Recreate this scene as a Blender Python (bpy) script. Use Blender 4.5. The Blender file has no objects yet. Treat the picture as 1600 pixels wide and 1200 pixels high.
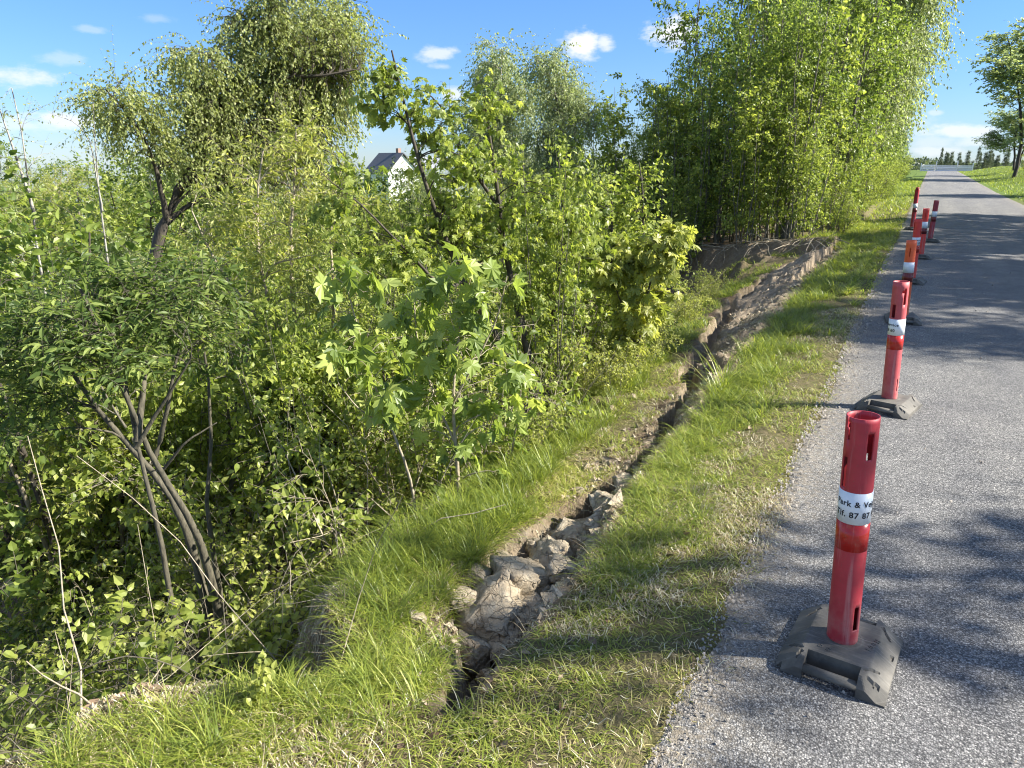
import bpy, bmesh, math, random
import numpy as np
from mathutils import Vector, Matrix
rad = math.radians
sc = bpy.context.scene
COL = sc.collection

# ------------------------------------------------------------------ camera, sky, sun, exposure
FPX, CXP, CYP, EYE = 1150.0, 800.0, 600.0, 1.6          # focal length in px of the 1600x1200 photograph
PITCH, YAW = rad(16.93), rad(28.66)
cam = bpy.data.cameras.new('camera'); camo = bpy.data.objects.new('camera', cam); COL.objects.link(camo)
camo.location = (0, 0, EYE); camo.rotation_euler = (math.pi/2 - PITCH, 0, YAW)
cam.sensor_width = 36; cam.lens = 36*FPX/1600; cam.clip_end = 4000; cam.clip_start = 0.05
sc.camera = camo
SUN_EL, SUN_AZ = rad(37), rad(22)                         # azimuth measured from +X towards +Y
SUN_DIR = Vector((math.cos(SUN_EL)*math.cos(SUN_AZ), math.cos(SUN_EL)*math.sin(SUN_AZ), math.sin(SUN_EL)))
sl = bpy.data.lights.new('sun', 'SUN'); sl.energy = 5.0; sl.angle = rad(0.7); sl.color = (1.0, 0.95, 0.86)
so = bpy.data.objects.new('sun', sl); COL.objects.link(so)
so.rotation_euler = SUN_DIR.to_track_quat('Z', 'Y').to_euler()
sc.view_settings.view_transform = 'Standard'; sc.view_settings.look = 'None'
sc.view_settings.gamma = 1; sc.view_settings.use_curve_mapping = False
sc.view_settings.exposure = 1.6
sc.cycles.max_bounces = 8; sc.cycles.diffuse_bounces = 3; sc.cycles.transmission_bounces = 6
sc.cycles.glossy_bounces = 2; sc.cycles.filter_width = 1.1; sc.cycles.use_denoising = True
sc.cycles.sample_clamp_indirect = 4.0

w = bpy.data.worlds.new('World'); sc.world = w; w.use_nodes = True
def sky_nodes():
    nt = w.node_tree; N = nt.nodes; L = nt.links; N.clear()
    def m(op, a, b=None, c=None):
        n = N.new('ShaderNodeMath'); n.operation = op
        for i, v in enumerate((a, b, c)):
            if v is None: continue
            if isinstance(v, (int, float)): n.inputs[i].default_value = v
            else: L.new(v, n.inputs[i])
        return n.outputs[0]
    sky = N.new('ShaderNodeTexSky'); sky.sky_type = 'NISHITA'; sky.sun_disc = False
    sky.sun_elevation = SUN_EL; sky.sun_rotation = math.pi/2 - SUN_AZ
    sky.air_density = 1.0; sky.dust_density = 0.0; sky.ozone_density = 2.0
    tc = N.new('ShaderNodeTexCoord'); sx = N.new('ShaderNodeSeparateXYZ'); L.new(tc.outputs['Generated'], sx.inputs[0])
    az = m('ARCTAN2', sx.outputs[0], sx.outputs[1]); el = m('ARCSINE', sx.outputs[2])
    cb = N.new('ShaderNodeCombineXYZ'); L.new(az, cb.inputs[0]); L.new(m('MULTIPLY', el, 2.2), cb.inputs[1])
    nz = N.new('ShaderNodeTexNoise'); nz.inputs['Scale'].default_value = 26; nz.inputs['Detail'].default_value = 7
    nz.inputs['Roughness'].default_value = 0.6; L.new(cb.outputs[0], nz.inputs['Vector'])
    nv = m('MULTIPLY', m('SUBTRACT', nz.outputs['Fac'], 0.5), 2.6)
    tot = None
    # azimuth (deg from +Y towards +X), elevation, half width, half height, opacity
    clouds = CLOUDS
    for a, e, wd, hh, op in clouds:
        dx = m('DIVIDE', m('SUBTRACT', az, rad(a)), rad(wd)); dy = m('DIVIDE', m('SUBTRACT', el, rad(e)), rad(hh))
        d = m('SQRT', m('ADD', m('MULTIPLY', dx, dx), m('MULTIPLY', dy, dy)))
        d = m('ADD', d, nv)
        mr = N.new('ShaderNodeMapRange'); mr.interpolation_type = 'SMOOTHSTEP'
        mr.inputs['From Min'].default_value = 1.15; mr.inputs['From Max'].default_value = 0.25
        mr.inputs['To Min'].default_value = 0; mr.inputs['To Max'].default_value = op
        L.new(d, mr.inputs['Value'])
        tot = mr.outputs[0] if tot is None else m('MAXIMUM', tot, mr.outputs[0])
    hue = N.new('ShaderNodeHueSaturation'); hue.inputs['Saturation'].default_value = 1.1; hue.inputs['Value'].default_value = 1.0
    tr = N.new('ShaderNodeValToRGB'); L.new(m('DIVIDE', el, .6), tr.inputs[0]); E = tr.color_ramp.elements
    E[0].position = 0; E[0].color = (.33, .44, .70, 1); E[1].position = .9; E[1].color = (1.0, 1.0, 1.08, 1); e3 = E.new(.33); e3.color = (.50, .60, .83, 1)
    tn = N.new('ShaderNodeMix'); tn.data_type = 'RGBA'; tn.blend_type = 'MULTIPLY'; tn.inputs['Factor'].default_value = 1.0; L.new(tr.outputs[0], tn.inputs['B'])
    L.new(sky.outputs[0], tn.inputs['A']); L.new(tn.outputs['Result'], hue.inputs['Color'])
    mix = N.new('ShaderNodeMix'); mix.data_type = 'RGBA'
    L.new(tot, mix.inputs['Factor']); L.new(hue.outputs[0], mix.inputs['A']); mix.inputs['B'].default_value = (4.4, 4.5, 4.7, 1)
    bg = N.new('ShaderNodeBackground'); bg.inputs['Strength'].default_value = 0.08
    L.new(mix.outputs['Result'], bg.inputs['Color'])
    out = N.new('ShaderNodeOutputWorld'); L.new(bg.outputs[0], out.inputs['Surface'])

def ray(px, py):
    cp, sp, cy, sy = math.cos(PITCH), math.sin(PITCH), math.cos(YAW), math.sin(YAW)
    F = np.array([-sy*cp, cy*cp, -sp]); R = np.array([cy, sy, 0.]); U = np.cross(R, F)
    d = F*FPX + R*(px-CXP) - U*(py-CYP); return d/np.linalg.norm(d)
def at(px, py, dist):
    """point of the place seen towards (px, py) at a horizontal distance in metres"""
    d = ray(px, py); k = dist/math.hypot(d[0], d[1]); return np.array([0, 0, EYE]) + d*k
def azel(px, py):
    d = ray(px, py); return math.degrees(math.atan2(d[0], d[1])), math.degrees(math.asin(d[2]))
CLOUDS = []
for (px, py, wx, hy, op) in [(25,120,52,15,.75),(100,92,38,9,.3),(110,188,55,12,.8),(30,196,60,11,.5),(140,46,24,6,.28),(242,28,26,6,.22),
                             (682,83,38,13,.7),(690,104,18,7,.4),(768,103,20,9,.5),(708,146,22,12,.75),(903,70,38,22,1.0),(946,68,17,14,.8),
                             (1052,52,46,24,1.0),(1500,205,62,11,.75),(1462,236,44,9,.55),(1530,222,46,9,.5),(1462,176,12,5,.45),
                             (1400,190,60,16,.3),(860,225,60,10,.3),(540,205,60,10,.25),(1460,222,40,14,.35)]:
    a, e = azel(px, py); k = math.degrees(1/FPX)
    CLOUDS.append((a, e, wx*k*.9, hy*k*.9, op))
# unseen clouds behind, beside and above the camera, added as white fill light
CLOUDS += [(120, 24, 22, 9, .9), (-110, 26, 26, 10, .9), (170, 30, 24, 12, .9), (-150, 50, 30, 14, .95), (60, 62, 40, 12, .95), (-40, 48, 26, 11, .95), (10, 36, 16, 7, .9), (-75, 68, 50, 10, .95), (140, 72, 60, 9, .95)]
sky_nodes()

# ------------------------------------------------------------------ helpers
def tag(o, label=None, cat=None, group=None, kind=None):
    if label: o['label'] = label
    if cat: o['category'] = cat
    if group: o['group'] = group
    if kind: o['kind'] = kind
    return o
def empty(name, loc=(0, 0, 0), rz=0.0):
    o = bpy.data.objects.new(name, None); COL.objects.link(o); o.location = loc; o.rotation_euler = (0, 0, rz)
    o.empty_display_size = 0.1; return o
def copy_tree(o, parent=None):
    c = o.copy(); COL.objects.link(c); c.parent = parent
    for ch in o.children: copy_tree(ch, c)
    return c
def mesh_np(name, V, F, mat, parent=None, v=None, smooth=True, attrs=None):
    """V (n,3); F (m,k) with the same k for every face"""
    me = bpy.data.meshes.new(name); V = np.asarray(V, np.float32); F = np.asarray(F, np.int32)
    me.vertices.add(len(V)); me.vertices.foreach_set('co', V.ravel())
    m, k = F.shape
    me.loops.add(m*k); me.loops.foreach_set('vertex_index', F.ravel())
    me.polygons.add(m); me.polygons.foreach_set('loop_start', np.arange(0, m*k, k, dtype=np.int32))
    me.polygons.foreach_set('loop_total', np.full(m, k, np.int32))
    me.polygons.foreach_set('use_smooth', np.full(m, smooth, bool))
    me.update(calc_edges=True)
    if v is not None:
        a = me.attributes.new('v', 'FLOAT', 'POINT'); a.data.foreach_set('value', np.asarray(v, np.float32))
    for kk, vv in (attrs or {}).items():
        a = me.attributes.new(kk, 'FLOAT', 'POINT'); a.data.foreach_set('value', np.asarray(vv, np.float32))
    me.materials.append(mat)
    o = bpy.data.objects.new(name, me); COL.objects.link(o)
    if parent is not None: o.parent = parent
    return o
def bm_obj(name, bm, mat, parent=None, smooth=False):
    me = bpy.data.meshes.new(name); bm.to_mesh(me); bm.free(); me.materials.append(mat)
    if smooth:
        for p in me.polygons: p.use_smooth = True
    o = bpy.data.objects.new(name, me); COL.objects.link(o)
    if parent is not None: o.parent = parent
    return o
def _hash(i, j, s):
    n = (i*374761393 + j*668265263 + s*974634777) & 0x7fffffff
    n = ((n ^ (n >> 13))*1274126177) & 0x7fffffff
    return ((n ^ (n >> 16)) & 0xffff)/65535.0
def vn(x, y, s=0):
    x = np.asarray(x, float); y = np.asarray(y, float)
    i = np.floor(x).astype(np.int64); j = np.floor(y).astype(np.int64); u = x-i; v = y-j
    u = u*u*(3-2*u); v = v*v*(3-2*v)
    return (_hash(i, j, s)*(1-u)*(1-v)+_hash(i+1, j, s)*u*(1-v)+_hash(i, j+1, s)*(1-u)*v+_hash(i+1, j+1, s)*u*v)*2-1
def fbm(x, y, s=0, o=4, g=0.5):
    r = 0; a = 1
    for k in range(o):
        r = r + a*vn(np.asarray(x)*2**k, np.asarray(y)*2**k, s+k*7); a *= g
    return r
def sst(a, b, x):
    t = np.clip((np.asarray(x, float)-a)/(b-a), 0, 1); return t*t*(3-2*t)
def nrm(a):
    return a/np.maximum(np.linalg.norm(a, axis=-1, keepdims=True), 1e-9)

# ------------------------------------------------------------------ materials
def new_mat(name):
    m = bpy.data.materials.new(name); m.use_nodes = True; nt = m.node_tree; nt.nodes.clear()
    out = nt.nodes.new('ShaderNodeOutputMaterial'); return m, nt, nt.nodes, nt.links, out
def ramp(N, L, fac, stops):
    r = N.new('ShaderNodeValToRGB'); e = r.color_ramp.elements
    while len(e) < len(stops): e.new(0.5)
    for k, (p, c) in enumerate(stops): e[k].position = p; e[k].color = (*c, 1)
    L.new(fac, r.inputs[0]); return r.outputs[0]
def noise(N, L, vec, scale, detail=4, rough=0.55):
    n = N.new('ShaderNodeTexNoise'); n.inputs['Scale'].default_value = scale; n.inputs['Detail'].default_value = detail
    n.inputs['Roughness'].default_value = rough
    if vec is not None: L.new(vec, n.inputs['Vector'])
    return n.outputs['Fac']
def attr(N, name):
    a = N.new('ShaderNodeAttribute'); a.attribute_name = name; return a.outputs['Fac']
def mixc(N, L, f, a, b, typ='MIX'):
    m = N.new('ShaderNodeMix'); m.data_type = 'RGBA'; m.blend_type = typ
    for s, v in (('Factor', f), ('A', a), ('B', b)):
        if isinstance(v, (int, float)): m.inputs[s].default_value = v
        elif isinstance(v, tuple): m.inputs[s].default_value = (*v, 1)
        else: L.new(v, m.inputs[s])
    return m.outputs['Result']
def mathn(N, L, op, a, b=0.0):
    m = N.new('ShaderNodeMath'); m.operation = op
    for i, v in enumerate((a, b)):
        if isinstance(v, (int, float)): m.inputs[i].default_value = v
        else: L.new(v, m.inputs[i])
    return m.outputs[0]
def bump(N, L, h, strength, dist):
    b = N.new('ShaderNodeBump'); b.inputs['Strength'].default_value = strength; b.inputs['Distance'].default_value = dist
    L.new(h, b.inputs['Height']); return b.outputs[0]
def leaf_mat(name, stops, trans=0.42, tint=(1.0, 1.0, 0.6), rough=0.42, spec=0.4, gain=1.15):
    m, nt, N, L, out = new_mat(name)
    stops = [(p, tuple(min(.6, x*gain) for x in cc)) for p, cc in stops]
    c = ramp(N, L, attr(N, 'v'), stops)
    p = N.new('ShaderNodeBsdfPrincipled'); p.inputs['Roughness'].default_value = rough
    p.inputs['Specular IOR Level'].default_value = spec; L.new(c, p.inputs['Base Color'])
    t = N.new('ShaderNodeBsdfTranslucent')
    tc = mixc(N, L, 1.0, c, tint, 'MULTIPLY'); sc2 = N.new('ShaderNodeVectorMath'); sc2.operation = 'SCALE'
    L.new(tc, sc2.inputs[0]); sc2.inputs['Scale'].default_value = 1.85; L.new(sc2.outputs[0], t.inputs['Color'])
    mx = N.new('ShaderNodeMixShader'); mx.inputs[0].default_value = trans
    L.new(p.outputs[0], mx.inputs[1]); L.new(t.outputs[0], mx.inputs[2]); L.new(mx.outputs[0], out.inputs[0])
    return m
def bark_mat(name, c1, c2, scale=30, patch=None):
    m, nt, N, L, out = new_mat(name)
    tc = N.new('ShaderNodeTexCoord'); mp = N.new('ShaderNodeMapping'); mp.inputs['Scale'].default_value = (1, 1, 0.35)
    L.new(tc.outputs['Object'], mp.inputs[0])
    n = noise(N, L, mp.outputs[0], scale, 5, 0.65); c = ramp(N, L, n, [(0.32, c1), (0.68, c2)])
    if patch:
        n2 = noise(N, L, tc.outputs['Object'], 9, 3); f = N.new('ShaderNodeMapRange'); f.inputs['From Min'].default_value = .52; f.inputs['From Max'].default_value = .6
        L.new(n2, f.inputs[0]); c = mixc(N, L, f.outputs[0], c, patch)
    p = N.new('ShaderNodeBsdfPrincipled'); p.inputs['Roughness'].default_value = 0.85; L.new(c, p.inputs['Base Color'])
    L.new(bump(N, L, n, 0.5, 0.01), p.inputs['Normal']); L.new(p.outputs[0], out.inputs[0]); return m
def plain(name, c, rough=0.6, spec=0.4, var=0.0, scale=20, bmp=0.0):
    m, nt, N, L, out = new_mat(name); p = N.new('ShaderNodeBsdfPrincipled')
    p.inputs['Roughness'].default_value = rough; p.inputs['Specular IOR Level'].default_value = spec
    if var:
        tc = N.new('ShaderNodeTexCoord'); n = noise(N, L, tc.outputs['Object'], scale, 6, 0.6)
        c1 = tuple(x*(1-var) for x in c); c2 = tuple(min(1, x*(1+var)) for x in c)
        L.new(ramp(N, L, n, [(0.3, c1), (0.7, c2)]), p.inputs['Base Color'])
        if bmp: L.new(bump(N, L, n, bmp, 0.01), p.inputs['Normal'])
    else: p.inputs['Base Color'].default_value = (*c, 1)
    L.new(p.outputs[0], out.inputs[0]); return m

G = lambda *a: a
M = {}
M['leaf_fresh'] = leaf_mat('leaf_fresh', [(0, (.09, .125, .022)), (.5, (.185, .225, .042)), (1, (.32, .35, .09))], trans=.48)
M['leaf_mid'] = leaf_mat('leaf_mid', [(0, (.06, .095, .02)), (.5, (.13, .178, .034)), (1, (.24, .285, .07))], trans=.45)
M['leaf_elder'] = leaf_mat('leaf_elder', [(0, (.045, .075, .02)), (.6, (.105, .148, .036)), (1, (.21, .25, .07))], trans=.42, spec=.2)
M['leaf_maple'] = leaf_mat('leaf_maple', [(0, (.09, .13, .03)), (.6, (.20, .255, .055)), (1, (.32, .36, .11))], trans=.4, spec=.35)
M['leaf_birch'] = leaf_mat('leaf_birch', [(0, (.13, .16, .05)), (.5, (.23, .26, .09)), (1, (.34, .36, .15))], trans=.45)
M['leaf_grey'] = leaf_mat('leaf_grey', [(0, (.13, .16, .07)), (.5, (.21, .25, .12)), (1, (.32, .36, .18))], trans=.4)
M['leaf_yellow'] = leaf_mat('leaf_yellow', [(0, (.14, .165, .035)), (.5, (.25, .27, .06)), (1, (.38, .38, .12))], trans=.45)
M['leaf_dark'] = leaf_mat('leaf_dark', [(0, (.05, .065, .04)), (1, (.11, .135, .08))], trans=.25)
M['grass'] = leaf_mat('grass', [(0, (.07, .105, .018)), (.35, (.145, .185, .03)), (.7, (.26, .29, .045)), (1, (.46, .40, .19))], trans=.4, rough=.4)
M['straw'] = leaf_mat('straw', [(0, (.16, .12, .07)), (.5, (.36, .29, .175)), (1, (.58, .51, .36))], trans=.15, tint=(1, .9, .7))
M['litter'] = leaf_mat('litter', [(0, (.07, .045, .03)), (.5, (.16, .11, .07)), (1, (.32, .24, .16))], trans=.1, tint=(1, .8, .6))
M['bark_dark'] = bark_mat('bark_dark', (.025, .02, .014), (.085, .07, .05), 35)
M['bark_grey'] = bark_mat('bark_grey', (.07, .06, .045), (.2, .18, .14), 40)
M['bark_birch'] = bark_mat('bark_birch', (.18, .165, .13), (.42, .40, .34), 20, (.05, .045, .04))
M['bark_dry'] = bark_mat('bark_dry', (.2, .165, .11), (.42, .36, .26), 60)
M['bark_moss'] = bark_mat('bark_moss', (.035, .032, .02), (.12, .105, .07), 60)

def ground_mat():
    m, nt, N, L, out = new_mat('ground_soil_and_turf')
    tc = N.new('ShaderNodeTexCoord'); O = tc.outputs['Object']
    n1 = noise(N, L, O, 3.0, 6, 0.6); n2 = noise(N, L, O, 60, 5, 0.7); n3 = noise(N, L, O, 14, 5, .65)
    turf = ramp(N, L, n2, [(.3, (.045, .045, .02)), (.5, (.12, .105, .045)), (.72, (.27, .22, .13))])
    turf2 = ramp(N, L, n3, [(.35, (.09, .095, .025)), (.65, (.17, .13, .08))])
    turf = mixc(N, L, n1, turf, turf2)
    far = ramp(N, L, n1, [(.35, (.07, .12, .02)), (.65, (.12, .16, .03))])
    turf = mixc(N, L, attr(N, 'far'), turf, far)
    clay = ramp(N, L, n3, [(.25, (.16, .12, .08)), (.5, (.30, .24, .165)), (.75, (.46, .39, .285))])
    clay = mixc(N, L, mathn(N, L, 'MULTIPLY', n2, .5), clay, (.2, .15, .10))
    brown = ramp(N, L, n2, [(.3, (.05, .035, .022)), (.5, (.12, .085, .055)), (.75, (.24, .18, .12))])
    c = mixc(N, L, attr(N, 'brown'), turf, brown)
    c = mixc(N, L, attr(N, 'clay'), c, clay)
    p = N.new('ShaderNodeBsdfPrincipled'); p.inputs['Roughness'].default_value = 0.95; p.inputs['Specular IOR Level'].default_value = .15
    L.new(c, p.inputs['Base Color'])
    hh = mathn(N, L, 'ADD', n2, mathn(N, L, 'MULTIPLY', n3, 2.0))
    L.new(bump(N, L, hh, 0.9, 0.02), p.inputs['Normal']); L.new(p.outputs[0], out.inputs[0]); return m
M['ground'] = ground_mat()
def asphalt_mat():
    m, nt, N, L, out = new_mat('asphalt_chippings')
    tc = N.new('ShaderNodeTexCoord'); O = tc.outputs['Object']
    wz = N.new('ShaderNodeTexNoise'); wz.inputs['Scale'].default_value = 90; wz.inputs['Detail'].default_value = 2; L.new(O, wz.inputs['Vector'])
    ad = N.new('ShaderNodeVectorMath'); ad.operation = 'MULTIPLY_ADD'; L.new(wz.outputs['Color'], ad.inputs[0]); ad.inputs[1].default_value = (.008, .008, .008); L.new(O, ad.inputs[2])
    def vor(s, feat='F1'):
        v = N.new('ShaderNodeTexVoronoi'); v.feature = feat; v.inputs['Scale'].default_value = s; L.new(ad.outputs[0], v.inputs['Vector']); return v
    v1 = vor(160); v2 = vor(320)
    s1 = N.new('ShaderNodeSeparateColor'); L.new(v1.outputs['Color'], s1.inputs[0]); s2 = N.new('ShaderNodeSeparateColor'); L.new(v2.outputs['Color'], s2.inputs[0])
    chips = ramp(N, L, s1.outputs[0], [(0, (.055, .055, .055)), (.3, (.13, .13, .128)), (.62, (.26, .257, .248)), (.88, (.46, .45, .43)), (1, (.68, .66, .62))])
    fine = ramp(N, L, s2.outputs[1], [(0, (.045, .045, .045)), (.6, (.17, .168, .162)), (1, (.38, .37, .35))])
    c = mixc(N, L, .45, chips, fine)
    gap = N.new('ShaderNodeMapRange'); gap.inputs['From Min'].default_value = .42; gap.inputs['From Max'].default_value = .75; gap.inputs['To Max'].default_value = .75
    L.new(v1.outputs['Distance'], gap.inputs[0]); c = mixc(N, L, gap.outputs[0], c, (.03, .03, .032))
    big = noise(N, L, O, 2.2, 6, .65); c = mixc(N, L, 1.0, c, ramp(N, L, big, [(.3, (.72, .72, .73)), (.7, (1.15, 1.13, 1.08))]), 'MULTIPLY')
    mp = N.new('ShaderNodeMapping'); mp.inputs['Scale'].default_value = (1, .05, 1); L.new(O, mp.inputs[0])
    st = noise(N, L, mp.outputs[0], 2.0, 4, .5); c = mixc(N, L, 1.0, c, ramp(N, L, st, [(.35, (.88, .88, .9)), (.65, (1.08, 1.07, 1.04))]), 'MULTIPLY')
    dust = attr(N, 'dust'); dn = noise(N, L, O, 30, 5, .7)
    f = mathn(N, L, 'MULTIPLY', dust, ramp_f(N, L, dn, .42, .6)); c = mixc(N, L, f, c, (.26, .215, .15))
    p = N.new('ShaderNodeBsdfPrincipled'); p.inputs['Roughness'].default_value = .8; p.inputs['Specular IOR Level'].default_value = .3
    L.new(c, p.inputs['Base Color'])
    h = mathn(N, L, 'ADD', mathn(N, L, 'SUBTRACT', s1.outputs[1], v1.outputs['Distance']), mathn(N, L, 'MULTIPLY', s2.outputs[0], .5))
    L.new(bump(N, L, h, .8, .004), p.inputs['Normal']); L.new(p.outputs[0], out.inputs[0]); return m
def ramp_f(N, L, v, a, b):
    f = N.new('ShaderNodeMapRange'); f.inputs['From Min'].default_value = a; f.inputs['From Max'].default_value = b; L.new(v, f.inputs[0]); return f.outputs[0]
M['asphalt'] = asphalt_mat()
def clay_mat():
    m, nt, N, L, out = new_mat('dry_clay')
    tc = N.new('ShaderNodeTexCoord'); O = tc.outputs['Object']
    n = noise(N, L, O, 18, 6, .65); n2 = noise(N, L, O, 90, 4, .7)
    c = ramp(N, L, n, [(.3, (.28, .22, .145)), (.5, (.48, .40, .28)), (.72, (.62, .54, .40))])
    v = N.new('ShaderNodeTexVoronoi'); v.feature = 'DISTANCE_TO_EDGE'; v.inputs['Scale'].default_value = 16; dw = N.new('ShaderNodeTexNoise'); dw.inputs['Scale'].default_value = 12; L.new(O, dw.inputs['Vector']); da = N.new('ShaderNodeVectorMath'); da.operation = 'MULTIPLY_ADD'; L.new(dw.outputs['Color'], da.inputs[0]); da.inputs[1].default_value = (.08, .08, .08); L.new(O, da.inputs[2]); L.new(da.outputs[0], v.inputs['Vector'])
    cr = N.new('ShaderNodeMapRange'); cr.inputs['From Min'].default_value = 0; cr.inputs['From Max'].default_value = .035; L.new(v.outputs['Distance'], cr.inputs[0])
    c = mixc(N, L, mathn(N, L, 'MULTIPLY', n2, .4), c, (.2, .155, .11))
    p = N.new('ShaderNodeBsdfPrincipled'); p.inputs['Roughness'].default_value = .95; p.inputs['Specular IOR Level'].default_value = .1; L.new(c, p.inputs['Base Color'])
    h = mathn(N, L, 'ADD', mathn(N, L, 'MULTIPLY', n, 2.0), mathn(N, L, 'ADD', n2, mathn(N, L, 'MULTIPLY', cr.outputs[0], 1.1)))
    L.new(bump(N, L, h, .9, .012), p.inputs['Normal']); L.new(p.outputs[0], out.inputs[0]); return m
M['clay'] = clay_mat()

# ------------------------------------------------------------------ terrain
LIP_Y = [0, 1.2, 1.6, 2.0, 2.3, 2.6, 3.0, 3.5, 4.0, 4.7, 5.5, 6.5, 7.5, 9.5, 11.4, 13.5, 15.7, 18]
LIP_X = [-1.12, -1.10, -1.07, -1.08, -1.04, -1.02, -1.10, -1.14, -1.12, -1.17, -1.22, -1.26, -1.28, -1.30, -1.33, -1.30, -1.22, -1.2]
WFY = [1.3, 1.7, 2.2, 2.6, 3.0, 4, 5.5, 7.5, 9.5, 11, 14, 16]; WFX = [.03, .04, .10, .20, .22, .12, .24, .5, .74, .9, .9, .6]
NWY = [1.45, 1.6, 1.9, 2.15, 2.4, 3.0, 3.5, 4.2, 5.5, 7.5, 11, 14]; NWX = [.02, .05, .12, .30, .36, .30, .14, .08, .07, .13, .2, .1]
def lip(Y): return np.interp(Y, LIP_Y, LIP_X) + .035*fbm(Y*2.3, Y*0, 3, 3)
def plat(Y):
    return np.interp(Y, [0, .8, 1.2, 1.5, 1.75, 2.0, 2.3, 2.9, 4, 6, 8, 12, 16], [-2.4, -2.12, -1.88, -1.70, -1.70, -1.98, -2.1, -2.15, -2.05, -2.05, -2.3, -2.9, -3.2]) + .08*fbm(Y*1.9, Y*0+5, 8, 3)
def ground(X, Y, full=False):
    X = np.asarray(X, float); Y = np.asarray(Y, float)
    base = -.007 - .055*sst(-.5, -1.1, X)*sst(60, 30, Y) + .018*fbm(X*2.2, Y*2.2, 21, 4)*sst(-.42, -.8, X)
    s = lip(Y) + .03*fbm(X*5, Y*5, 33, 3) - X
    D = np.interp(Y, [1.3, 1.7, 2.2, 3, 4, 5.5, 7.5, 11, 14, 16], [0, .03, .12, .15, .15, .17, .24, .33, .34, .3])
    wf = np.interp(Y, WFY, WFX)
    nw = np.interp(Y, NWY, NWX)
    nd = np.interp(Y, [1.45, 1.6, 1.9, 2.15, 2.4, 3.0, 3.5, 4.2, 5.5, 7.5, 11, 13, 14.5], [0, .3, .40, .30, .16, .16, .26, .36, .28, .26, .28, .2, .05])
    sn = s + .05*fbm(X*4+3, Y*4, 51, 3)
    left = -D*sst(0, 1, s/wf)
    c = wf + nw*.5
    notch = -nd*np.clip(1-np.abs((sn-c)/(nw*.62))**3, 0, 1)
    t = plat(Y) + .1*fbm(X*2.5, Y*2.5, 61, 3) - X
    tp = np.maximum(t, 0)
    slope = -.5*sst(0, .55, t)*sst(3.6, 2.4, Y) - 3.9*(1-np.exp(-tp/5.2)) + .18*fbm(X*.9, Y*.9, 71, 4)*sst(0, 1.5, t)
    tilt = -.10*np.maximum(s-wf-nw, 0)*sst(1.5, 4, Y)*np.exp(-tp)
    bowl = -.35*np.exp(-((X+4.2)/1.3)**2-((Y-13.4)/2.6)**2)
    rough = sst(.0, .05, s)*sst(wf+nw+.15, wf, s)*sst(1.6, 2, Y)*(.045*fbm(X*7, Y*7, 201, 4) + .02*np.abs(fbm(X*16, Y*16, 202, 3)))
    sl = base + .16*fbm(X*2.2, Y*2.2, 231, 5)*sst(9, 12, Y)*sst(1.2, 1.7, s) + left + notch + slope + tilt + bowl + rough + (.07*fbm(X*5, Y*5, 211, 4)+.03*fbm(X*14, Y*14, 212, 3))*sst(-.05, .1, t)*sst(3.5, 1, t)
    beh = base - .10*np.maximum(s-.6, 0) - .0*tp
    beh = beh - np.clip(tp-2.5, 0, 20)*.16
    Yb = 15.9 + np.clip(-1.3-X, 0, 40)*.42 + .35*fbm(X*1.3, Y*0, 81, 3)
    b = 1 - sst(-.55, 0, Y-Yb)
    b = np.where(s < 0, 1, b)
    z = np.where(s > 0, beh*(1-b)+sl*b, base)
    # valley floor rises again into the far hillside
    dist = np.hypot(X, Y)
    hill = sst(14, 55, -X)
    z = np.where(X < -1.5, z + hill*2.3 + .25*fbm(X*.15, Y*.15, 91, 3)*sst(6, 16, dist), z)
    # right of the road: low bank and field
    z = z + .75*sst(3.9, 9, X)*sst(44, 60, Y)*sst(160, 120, Y) + .03*fbm(X*1.4, Y*1.4, 95, 3)*sst(3.5, 4.2, X)
    z = z - 4.5*sst(138, 190, Y) - np.where(X > -.4, .035*sst(-.30, -.2, X)*sst(3.1, 3.0, X), 0)
    if not full: return z
    clay = np.clip(np.where(s > .005, 1, 0)*sst(wf*1.0+nw+.08, wf+nw-.02, s)*sst(1.5, 1.75, Y)*b, 0, 1)*sst(15.8, 15.3, Y)
    clay = np.maximum(clay, sst(.0, .08, t)*sst(.75, .35, t)*sst(3.0, 1.9, Y)*.75)
    clay = np.maximum(clay, sst(-.25, .15, fbm(X*1.8, Y*1.8, 44, 4)-.1)*sst(1.3, .7, Y)*sst(-1.5, -1.9, X)*.9)
    scarp = np.exp(-((Y-Yb+.35)/.55)**2)*sst(.0, .3, s)
    clay = np.maximum(clay, scarp*.45*sst(9, 5, -X))
    clay = np.maximum(clay, .3*np.exp(-((X+3.9)/.9)**2-((Y-13.6)/2.2)**2))
    brown = np.clip(sst(-.1, .5, t) + sst(.12, 0, np.abs(s-wf-nw-.07)) * sst(1.6, 2, Y)*b, 0, 1)*sst(40, 15, dist)
    brown = np.maximum(brown, .75*sst(0, .5, fbm(X*2.1+9, Y*2.1, 14, 4))*sst(-.75, -1.0, X)*sst(2.6, 1.7, Y))
    brown = np.maximum(brown, .95*np.exp(-((X+1.28)/.3)**2-((Y-1.3)/.42)**2)*(.7+.5*fbm(X*6, Y*6, 301, 3)))
    brown = np.maximum(brown, scarp*.9)
    brown = np.maximum(brown, .8*np.exp(-((X+3.9)/1.5)**2-((Y-14)/2.4)**2))
    return z, clay, np.clip(brown, 0, 1), sst(25, 45, dist)
def axis(segs):
    a = [np.arange(x0, x1, st) for x0, x1, st in segs]; return np.unique(np.concatenate(a).round(4))
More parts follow.
